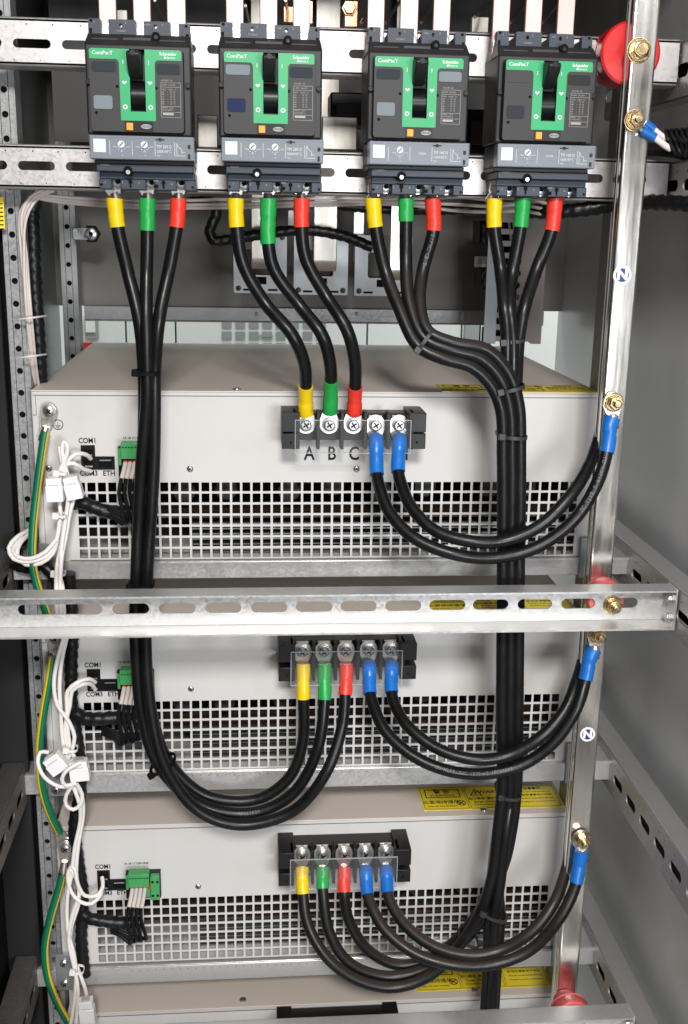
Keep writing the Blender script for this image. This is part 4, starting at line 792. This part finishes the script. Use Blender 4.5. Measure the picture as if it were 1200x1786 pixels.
# small blue spade terminals with coiled leads
for k,(pa,pb,pc,lab) in enumerate((((1124,214),(1140,226),(1152,236),'rear small blue terminal with white marker and coiled black lead'),((1120,228),(1142,240),(1160,254),'front small blue terminal with white marker and coiled black lead'))):
    t = thing('lead_terminal', lab, 'wire terminal', P(*pa,-.10), 'small blue terminals'); Y=-.10+.008*(1-k)
    MB().tube(spline([P(1106,212,Y),P(*pa,Y)]),.002,8).build('tongue', TIN, t); MB().tube(spline([P(*pa,Y),P((pa[0]+pb[0])/2,(pa[1]+pb[1])/2,Y),P(*pb,Y)]),.0042,12).build('blue_boot', BLU, t)
    MB().tube(spline([P(*pb,Y),P(*pc,Y),P(pc[0]+10,pc[1]+6,Y)]),.0030,10).build('white_marker', WIREW, t)
    pts = []; c0 = P(pc[0]+8,pc[1]+4-k*4,Y); c1 = P(1215,(236,268)[k],Y)
    for j in range(150): s_ = j/149; a_ = s_*2*math.pi*(5 if k else 6); b_ = c0.lerp(c1,s_); pts.append(b_+Vector((.004*math.sin(a_),.006*math.cos(a_),.0065*math.cos(a_+.8))))
    MB().tube(pts,.0017,7).build('coiled_lead', CABLE, t)
# ------------------------------------------------------------------ wiring along the second bar
def wire(name, label, cat, pts, r, m, par=None, group=None, n=9, loom=False, part='wire'):
    W_ = [P(*p) for p in pts]; path = spline(W_, .0025 if loom else .006); rf = None
    if loom: rf = lambda L,k: r*(.86+.22*((L/.011+k)%1.0))
    if par is None: par = thing(name, label, cat, W_[0], group)
    MB().tube(path, r, 14 if loom else n, rf=rf).build(part, m, par, smooth=50); return par
hw = None
for k,(v0,v1) in enumerate(((343,350),(348,357),(352,362))):
    hw = wire('wire_harness','thin white wires running level under the second crossbar','wires',[(58,338+k*3,.0),(100,v0,.01),(250,v1,.015),(400,v1-2+k,.02),(560,v1-4,.02),(700,v1-3-k,.02),(800,v1+6*(k-1),.02),(860,v1-2+5*k,.01),(905,v1-6+6*k,.0),(960,v1+6+4*k,.0)],.0018,WIREO,hw)
t = wire('spiral_loom','black spiral wrapped loom under the second crossbar at the right','cable loom',[(905,366,.02),(960,370,.0),(1010,366,-.01),(1080,356,-.02),(1140,353,-.05),(1215,356,-.09)],.0075,LOOM,loom=True)
wire('black_hose','smooth black cable slanting down beside the neutral bar at the top right','cable',[(1096,262,.02),(1120,290,-.01),(1140,320,-.01),(1154,352,-.01)],.0075,CABLE)
wire('black_hose','smooth black cable lying level behind the coiled leads','cable',[(1090,270,-.02),(1130,262,-.03),(1160,262,-.04),(1215,272,-.06)],.0065,CABLE)
wire('spiral_loom','black spiral wrapped loom bent in an elbow below the second breaker','cable loom',[(330,352,.22),(372,355,.2),(378,370,.2),(366,405,.2),(374,420,.2),(400,418,.2),(480,405,.2),(540,402,.2),(600,412,.2),(650,432,.2)],.0065,LOOM,loom=True)
wire('spiral_loom','black loom lying along the back above the current transformers','cable loom',[(520,352,.24),(600,360,.24),(700,366,.24),(850,366,.22)],.006,LOOM,loom=True)
# ties hanging off the harness
for u,v in ((180,352),(460,352),(820,352),(930,362)):
    pass
# left vertical white wires and loom (upper)
t = None
for k,pts in enumerate(([(82,328,.0),(52,345,.0),(38,375,.0),(44,450,.0),(50,540,.0),(58,640,.02),(64,690,.05)],[(88,330,.0),(58,347,.0),(42,378,.002),(47,455,.002),(54,545,.0),(63,640,.02),(70,690,.05)],[(95,332,.0),(66,346,.0),(46,380,-.002),(42,450,-.002),(46,540,-.002),(56,640,.02),(62,690,.05)],[(72,330,.002),(56,340,.002),(36,370,.004),(38,450,.004),(47,540,.002),(52,640,.02),(58,690,.05)])):
    t = wire('wire_bundle','thin white wires running down beside the front left post','wires',pts,.0016,WIREO,t)
wire('spiral_loom','black spiral wrapped loom behind the white wires at the upper left','cable loom',[(75,330,.05),(58,360,.05),(58,430,.05),(62,520,.05),(68,610,.05),(72,690,.06)],.0078,LOOM,loom=True)
for v in (555,622): wire('wire_tie','white cable tie round the wires at the front left post, '+('upper' if v==555 else 'lower')+' of two','cable tie',[(35,v+2,-.004),(50,v,-.012),(66,v-2,-.004),(80,v-4,.02)],.0010,WIREW,group='white cable ties')
# ------------------------------------------------------------------ earth wires
def earth(label, pts, l0=None, l1=None, flip=0):
    W_ = [P(*p) for p in pts]; t = thing('earth_wire', label, 'earth wire', W_[0], 'green and yellow earth wires')
    MB().tube(spline(W_), .0044, 14, mf=lambda i,k: 1 if 0<=((k+flip)%14)<7 else 0).build('jacket', [GEAR,YEAR], t, smooth=60)
    for l in (l0,l1):
        if l: c = P(*l[0]); d = P(*l[1])-c; lug(c,d,t,r=.0085,L=.026,wid=.0062); MB().lathe(c+Vector((0,-.0015,0)),(0,-1,0),[(0,.0066),(.001,.0066),(.0012,.0048),(.0035,.0045),(.0042,.003)],20).build('earth_screw', STEEL, t); cc_=c+Vector((0,-.0059,0)); m_=MB(); m_.obox(cc_,(.0024,0,.0016),(-.0004,0,.0006),(0,.0002,0)); m_.obox(cc_+Vector((0,-.0001,0)),(-.0016,0,.0024),(.0006,0,.0004),(0,.0002,0)); m_.build('screw_recess', MBLK, t)
    return t
earth('striped green and yellow wire down the left side of the topmost module',[(79,752,-.012),(73,790,-.016),(64,860,-.022),(57,930,-.03),(57,985,-.035),(66,1025,-.04),(80,1065,-.04),(92,1100,-.03)],((86,716,-.006),(79,752,-.006)),flip=5)
earth('striped green and yellow wire bowing down left of the middle module',[(92,1145,-.020),(86,1185,-.024),(75,1250,-.03),(69,1310,-.034),(73,1370,-.034),(86,1415,-.028),(104,1452,-.018)],((97,1112,-.008),(93,1145,-.012)),((114,1476,-.012),(103,1448,-.012)),flip=10)
earth('striped green and yellow wire bowing down left of the third module',[(111,1512,-.016),(104,1545,-.02),(88,1600,-.026),(78,1650,-.03),(82,1700,-.03),(98,1745,-.024),(120,1786,-.016),(130,1810,-.016)],((115,1478,-.016),(112,1508,-.018)),flip=5)
# ------------------------------------------------------------------ white data cables and couplers
def data(label, paths, group='white data cables'):
    t = None
    for p in paths: t = wire('data_cable', label, 'data cable', p, .0023, WIREW, t, group)
    return t
z_ = -.026
data('white data cable arching from the upper port of the topmost module',[[(158,800,-.006),(150,793,-.016),(132,792,z_),(116,806,z_),(106,822,z_),(98,840,z_)]])
data('white data cable arching from the lower port of the topmost module',[[(158,822,-.006),(145,818,-.016),(128,808,z_),(114,812,z_),(122,835,z_),(128,842,z_)]])
data('white data cables looping up above the two couplers of the topmost module',[[(96,842,z_),(104,820,z_-.004),(116,795,z_-.004),(117,776,z_-.004),(111,770,z_-.004),(108,785,z_-.004),(114,815,z_-.004),(122,840,z_)],[(96,838,z_),(108,818,z_-.003),(112,800,z_-.003),(104,780,z_-.003),(103,778,z_-.003),(107,800,z_-.003),(112,822,z_-.003),(117,850,z_-.003)]])
data('white data cables hanging from the couplers to the middle crossbar',[[(103,868,z_),(106,900,z_),(108,940,z_),(100,985,z_-.01),(98,1025,-.06),(99,1110,-.05)],[(130,865,z_),(122,895,z_),(116,930,z_),(108,970,z_-.01),(105,1025,-.06),(107,1110,-.05)],[(117,830,z_),(119,870,z_-.004),(113,915,z_-.004),(108,950,z_-.008),(104,1000,z_-.014),(109,1025,-.06),(113,1110,-.05)]])
data('white data cables making a wide loop past the left post',[[(50,925,-.0),(28,938,-.02),(15,956,-.03),(24,975,-.036),(50,980,-.038),(78,972,-.038),(94,955,-.034),(101,930,-.032),(104,905,-.03)],[(48,932,-.0),(32,945,-.02),(22,960,-.032),(32,972,-.038),(55,974,-.04),(80,962,-.04),(97,942,-.036)],[(52,930,.0),(34,950,-.024),(30,968,-.034),(45,985,-.036),(72,982,-.037),(92,965,-.034),(103,925,-.03)]])
def coupler(u, v, Y, ang, w_, h, label, d=.013):
    c = P(u,v,Y); t = thing('coupler', label, 'coupler', c, 'white cable couplers'); a_ = math.radians(ang); X = Vector((math.cos(a_),0,math.sin(a_))); Z = Vector((-math.sin(a_),0,math.cos(a_)))
    MB().obox(c, X*w_/2, Vector((0,d/2,0)), Z*h/2).build('housing', WPLAS, t, .0010)
    MB().obox(c-Z*h*.16+Vector((0,-d*.06,0)), X*(w_/2+.0009), Vector((0,d/2,0)), Z*h*.33).build('collar', WPLAS, t, .0008)
    s_ = MB(); s_.obox(c+Z*(h/2+.0008), X*w_*.30, Vector((0,d*.3,0)), Z*.0012); s_.build('socket', mat('grey_plug',(.45,.42,.40),.3), t)
    MB().obox(c+Z*h*.22+Vector((0,-d/2-.0003,0)), X*w_*.34, Vector((0,.0003,0)), Z*.0006).build('latch', mat('latch_grey',(.55,.53,.52),.4), t, .0002)
    return t
coupler(96,853,-.034,2,.0155,.025,'white coupler box hanging at the left of the topmost pair')
coupler(128,850,-.030,12,.0150,.024,'white coupler box hanging at the right of the topmost pair')
coupler(98,1330,-.040,35,.019,.021,'tilted white coupler box left of the middle pair')
coupler(139,1342,-.036,5,.019,.023,'white coupler box right of the middle pair')
coupler(152,1762,-.034,4,.016,.030,'white coupler box near the bottom edge of the photo')
data('white data cables curving to the two ports of the middle module',[[(166,1190,-.006),(155,1184,-.018),(135,1190,z_),(118,1205,z_),(117,1235,z_),(118,1270,z_),(122,1310,z_),(120,1325,z_)],[(166,1203,-.006),(160,1194,-.016),(145,1193,z_-.003),(126,1205,z_),(122,1230,z_),(115,1260,z_),(114,1290,z_),(132,1325,z_)]])
data('white data cables snaking down the left part of the middle module',[[(113,1105,-.03),(100,1150,z_-.003),(94,1195,z_-.003),(100,1230,z_-.003),(120,1258,z_-.003),(130,1285,z_-.003),(126,1312,z_-.003),(136,1330,z_)],[(118,1105,-.03),(108,1150,z_),(104,1195,z_),(106,1240,z_),(108,1280,z_),(114,1315,z_),(124,1330,z_)]])
data('white data cables looping round the middle pair of couplers',[[(84,1312,-.036),(70,1312,-.04),(66,1330,-.046),(78,1356,-.048),(105,1372,-.046),(128,1370,-.042)],[(140,1330,-.046),(118,1342,-.05),(108,1358,-.05),(114,1370,-.048),(132,1366,-.044)],[(128,1368,-.042),(116,1385,-.04),(115,1404,-.038),(128,1412,-.038),(141,1402,-.038),(143,1385,-.038),(134,1368,-.042)]])
data('white data cables falling from the middle couplers past the third module',[[(130,1366,-.04),(142,1385,-.034),(145,1420,z_),(137,1470,z_),(133,1520,z_),(138,1570,z_),(124,1620,z_),(124,1660,z_),(138,1695,z_),(150,1730,z_),(152,1750,z_)],[(128,1372,-.038),(138,1400,-.036),(140,1430,z_-.003),(130,1480,z_-.003),(124,1530,z_-.003),(118,1560,z_-.003),(118,1620,z_-.003),(130,1670,z_-.003),(132,1720,z_-.003),(126,1770,z_-.003),(120,1800,z_)]])
data('white data cables reaching the port of the third module',[[(178,1530,-.008),(179,1548,-.02),(168,1562,-.026),(148,1562,-.03),(135,1540,-.032),(130,1515,-.032),(124,1512,-.030),(118,1525,-.030),(124,1555,-.030),(140,1573,-.034),(160,1576,-.032),(176,1560,-.024),(178,1548,-.012)],[(122,1515,-.03),(132,1530,-.03),(138,1560,-.03),(128,1590,-.03),(120,1640,-.03),(130,1690,-.03),(136,1730,-.03),(132,1790,-.03)]])
for u,v,lab in ((108,823,'white cable tie knotted above the topmost couplers'),(107,897,'white cable tie below the topmost couplers'),(104,998,'white cable tie just above the middle crossbar on the data cables'),(125,1304,'white cable tie above the middle pair of couplers'),(136,1690,'white cable tie on the data cables beside the third module')):
    tie(u-10,v,u+11,v+2,-.030,.008,lab,WIREW,w_=.0028)
# looms left
wire('spiral_loom','black loom stub reaching to the connector of the topmost module','cable loom',[(125,878,-.006),(140,876,-.014),(165,885,-.018),(190,893,-.018),(214,895,-.016),(232,893,-.014)],.0075,LOOM,loom=True)
wire('spiral_loom','black spiral loom running down the left part of the middle module','cable loom',[(120,1000,-.02),(124,1060,-.014),(126,1110,-.014),(124,1170,-.012),(126,1240,-.012),(136,1300,-.012),(140,1380,-.012),(130,1440,-.014),(136,1500,-.012),(144,1560,-.012),(142,1640,-.012),(148,1700,-.012)],.0072,LOOM,loom=True)
wire('spiral_loom','black loom branch reaching to the connector of the middle module','cable loom',[(128,1240,-.014),(145,1252,-.02),(175,1254,-.022),(205,1252,-.020),(226,1256,-.016)],.0078,LOOM,loom=True)
wire('spiral_loom','black loom branch reaching to the connector of the third module','cable loom',[(140,1590,-.014),(155,1601,-.02),(185,1607,-.022),(215,1609,-.020),(245,1608,-.016)],.0070,LOOM,loom=True)
wire('spiral_loom','black loom curling round the left post below the topmost module','cable loom',[(48,935,.0),(22,955,-.005),(18,975,-.01),(45,990,-.016),(72,985,-.018),(92,1002,-.02),(104,1030,-.03)],.0068,LOOM,loom=True)
# ------------------------------------------------------------------ current transformers and their bars
def ct(u0, v0, u1, v1, label, bu, notch):
    Y=.30; a,b = P(u0,v0,Y),P(u1,v1,Y); t = thing('current_transformer', label, 'current transformer', ((a.x+b.x)/2,Y,b.z), 'current transformers')
    cx = (a.x+b.x)/2; h = a.z-b.z
    o_ = [(a.x,b.z),(b.x,b.z),(b.x,a.z),(a.x,a.z)]; win = rrect(cx-.020,b.z+h*.30,cx+.016,b.z+h*.72,.003); nt_ = [(cx-.008,b.z+h*.14),(cx+.008,b.z+h*.14),(cx+.008,b.z+h*.28),(cx-.008,b.z+h*.28)]
    mb = MB(); plate(mb,[rrect(a.x,b.z,b.x,a.z,.002),win],Y,.003); mb.build('face_plate', CTP, t, .0005)
    mb = MB(); plate(mb,[rrect(a.x+.003,b.z+.003,b.x-.003,a.z-.003,.002),win],Y+.0032,.04); mb.build('body', mat('transformer_body',(.10,.10,.10),.5), t)
    m2 = MB()
    for X in (a.x+.006,b.x-.006):
        for Z in (b.z+.006,a.z-.006): m2.lathe((X,Y-.0001,Z),(0,-1,0),[(0,.0036),(.0012,.0034),(.0014,.002)],14)
    m2.build('corner_screw', BBLK, t)
    m2 = MB(); m2.box((a.x+.012,Y-.0005,b.z+.003),(a.x+.024,Y+.0001,b.z+.0055)); m2.box((b.x-.024,Y-.0005,b.z+.003),(b.x-.012,Y+.0001,b.z+.0055)); m2.box((cx-.008,Y-.0005,b.z+h*.15),(cx+.008,Y+.0001,b.z+h*.27)); m2.build('slot_mark', MBLK, t)
    m2 = MB(); m2.box((a.x+.008,Y-.0006,a.z-.016),(a.x+.026,Y+.0001,a.z-.009)); m2.build('type_label', WHT, t)
    return t
ct(407,404,500,512,'grey current transformer plate, leftmost of three below the second breaker',0,0)
ct(513,404,606,515,'grey current transformer plate, middle of three',0,0)
ct(620,410,716,517,'grey current transformer plate, rightmost of three beside the third breaker cables',0,0)
for u0,u1,vb,lab in ((438,468,470,'leftmost vertical silver bar passing through a current transformer'),(548,587,474,'middle vertical silver bar, widest, passing through a current transformer'),(683,715,490,'rightmost vertical silver bar passing through a current transformer')):
    Y=.23; a,b = P(u0,340,Y),P(u1,vb,Y); t = thing('rear_bar', lab, 'busbar', ((a.x+b.x)/2,Y,b.z), 'vertical silver bars at the back')
    mb = MB(); x0,x1 = a.x,b.x; pr = [(Y,ZT-.02),(Y,b.z+.014)]+[(Y+.014-.014*math.cos(math.radians(q_)),b.z+.014-.014*math.sin(math.radians(q_))) for q_ in range(15,91,15)]+[(.34,b.z),(.34,b.z+.006)]+[(Y+.014,b.z+.006),(Y+.006,b.z+.014),(Y+.006,ZT-.02)]
    n = len(pr); mb.add([(x0,y,z) for y,z in pr]+[(x1,y,z) for y,z in pr],[[i,(i+1)%n,n+(i+1)%n,n+i] for i in range(n)]+[list(range(n))[::-1],[n+i for i in range(n)]]); mb.build('bar', BUSR, t, .0008)
for u0,u1,v0,v1,lab in ((502,532,366,400,'short silver link between the first and second current transformer'),(617,634,360,455,'narrow silver link right of the middle silver bar')):
    Y=.33; a,b = P(u0,v0,Y),P(u1,v1,Y); tag(MB().box((a.x,Y,b.z),(b.x,Y+.005,a.z)).build('silver_link',BUSR,bevel=.0008),lab,'busbar')
# perforated plate right rear
Y=.33; a,b = P(868,352,Y),P(943,600,Y); hs = []
for k in range(10): c = P(905,394+k*20.8,Y); hs.append(rrect(P(880,0,Y).x+.001,c.z-.0042,P(935,0,Y).x+.001-.003*0,c.z+.0042,.0042))
t = thing('slotted_plate','dark slotted plate hanging behind the cables of the rightmost breaker','plate',(a.x,Y,b.z))
mb = MB(); plate(mb,[[(a.x,b.z+.003),(b.x-.018,b.z+.003),(b.x-.014,b.z),(b.x,b.z),(b.x,a.z),(a.x,a.z)]]+hs,Y,.0015); mb.build('plate', PERF, t, smooth=0)
MB().box((a.x+.001,Y+.036,b.z+.004),(b.x-.001,Y+.05,a.z)).build('duct_back', VOID, t)
MB().box((a.x-.0165,Y-.03,b.z+.003),(a.x-.0,Y-.0285,a.z)).build('side_flange', BRKT, t, .0003)
t = None
for k in range(5): t = wire('wire_bundle','white wires glimpsed through the slots of the dark plate','wires',[(915-k*7,380,.345+.003*k),(928-k*8,470,.345+.003*k),(908-k*4,530,.345+.002*k),(912-k*3,560,.345)],.0016,WIREW,t)
# terminal strip left of the plate
t = thing('relay_socket','dark relay socket with a white label left of the slotted plate','relay socket',P(845,520,.38))
mb = MB(); a,b = P(838,385,.37),P(866,425,.37); mb.box((a.x,.37,b.z),(b.x,.42,a.z)); mb.build('socket_body',BBLK,t,.001); mb = MB(); a,b = P(840,470,.37),P(866,505,.37); mb.box((a.x,.37,b.z),(b.x,.42,a.z)); mb.build('socket_body',BBLK,t,.001)
mb = MB(); a,b = P(829,447,.366),P(856,466,.366); mb.box((a.x,.366,b.z),(b.x,.372,a.z)); lb = mb.build('label_plate',WHT,t,.0005)
mb = MB(); 
for k in range(4): mb.box((a.x+.004,.3655,a.z-.003-k*.002),(b.x-.005,.366,a.z-.0038-k*.002))
mb.build('print_lines',GPRT,lb)
# wing bolt latch on left of back sheet
for (u,v,Y,lab) in ((160,408,.40,'zinc latch with round nut on the rear left post below the crossbar'),(152,22,.38,'zinc latch with round nut at the top left corner')):
    p = P(u,v,Y); t = thing('latch', lab, 'latch', p, 'zinc latches'); MB().lathe(p,(0,-1,0),[(0,.0125),(.004,.0125)],6).build('black_knob', BBLK, t, .0008)
    MB().box((p.x-.024,Y-.007,p.z-.008),(p.x-.004,Y-.0045,p.z+.008)).build('strap', STEEL, t, .0006); MB().lathe(p+Vector((0,-.0045,0)),(0,-1,0),[(0,.0085),(.003,.0085),(.004,.007)],20).build('nut', STEEL, t, .0004); MB().lathe(p+Vector((0,-.0086,0)),(0,-1,0),[(0,.003),(.0003,.003)],6).build('recess', MBLK, t)
# ------------------------------------------------------------------ apparatus behind the top bars
tag(MB().box((-.008,.26,.262),(.60,.262,ZT)).build('apparatus_plate', mat('apparatus_grey',(.045,.043,.041),.55)), 'black mounting plate behind the upper crossbars', 'panel')
for u0,u1,v0,v1,lab,m in ((344,380,200,258,'pale silver block between the first and second breaker',BUSR),(562,622,203,262,'pale silver block between the second and third breaker',BUSR),(524,546,0,42,'copper plate above the second breaker',COPPER),(601,624,0,48,'copper plate with a bolt above the gap between second and third breaker',COPPER),(494,516,10,40,'small pink copper plate between the bars above the second breaker',COPPER),(823,852,28,58,'small silver plate above the gap left of the rightmost breaker',BUSR),(203,223,16,36,'small silver plate between the bars above the leftmost breaker',BUSR)):
    Y=.08; a,b = P(u0,v0,Y),P(u1,v1,Y); t = thing('connection_plate',lab,'plate',((a.x+b.x)/2,Y,b.z)); MB().box((a.x,Y,b.z),(b.x,Y+.006,a.z)).build('plate',m,t,.001)
    if u0 == 601: MB().lathe(P(609,15,Y-.0002),(0,-1,0),[(0,.008),(.002,.008),(.0021,.006),(.006,.006)],6).build('bolt', COPPER, t, .0004)
for k,(u0,v0,u1,v1) in enumerate(((270,0,286,40),(428,10,434,38),(498,0,505,42),(630,40,660,0),(672,40,706,-10),(735,40,768,-10),(828,30,858,0),(890,40,930,-5),(945,40,985,-5))):
    a,b = P(u0,v0,.02),P(u1,v1,.02+.12); tag(MB().cyl(a,b+(b-a)*.4,.0016,8).build('stay_rod', mat('stay_metal',(.35,.28,.24),.35,.9)), ['thin dark rod slanting between the bars above the leftmost breaker','thin dark rod left of the middle bar of the second breaker','thin dark rod right of the middle bar of the second breaker','thin rod slanting left of the bars of the third breaker','thin rod between left and middle bar of the third breaker','thin rod between middle and right bar of the third breaker','thin rod slanting left of the bars of the rightmost breaker','thin rod between left and middle bar of the rightmost breaker','thin rod between middle and right bar of the rightmost breaker'][k],'rod','thin rods among the top bars')
for u,v,w_,h,lab in ((430,225,60,70,'dark box behind the bars between the crossbars, second from left'),(612,190,70,60,'dark brown box between the second and third breaker'),(835,230,45,80,'dark contactor with copper ring between the third and rightmost breaker')):
    Y=.12; a,b = P(u-w_/2,v-h/2,Y),P(u+w_/2,v+h/2,Y); t = thing('contactor',lab,'contactor',((a.x+b.x)/2,Y,b.z)); MB().box((a.x,Y,b.z),(b.x,Y+.05,a.z)).build('contactor_body',BBLK,t,.002); MB().box((a.x+.006,Y-.004,b.z+.01),(b.x-.006,Y-.0002,a.z-.012)).build('contactor_face',mat('brown_black',(.03,.02,.018),.4),t,.001)
# warning sticker on left wall
a,b = P(-14,343,.001),P(9,400,.001); t = thing('wall_sticker','yellow warning sticker cut off by the left edge of the photo','sticker',(b.x,.001,b.z)); MB().box((a.x,.0010,b.z),(b.x,.0016,a.z)).build('sticker_sheet',LABY,t)
mb = MB()
for k in range(7): z = a.z-.006-k*.004; mb.box((b.x-.007+.001*(k%3),.0007,z-.0012),(b.x-.001,.0009,z))
mb.build('print_lines',BPRT,t)
print('objects', len(bpy.data.objects))
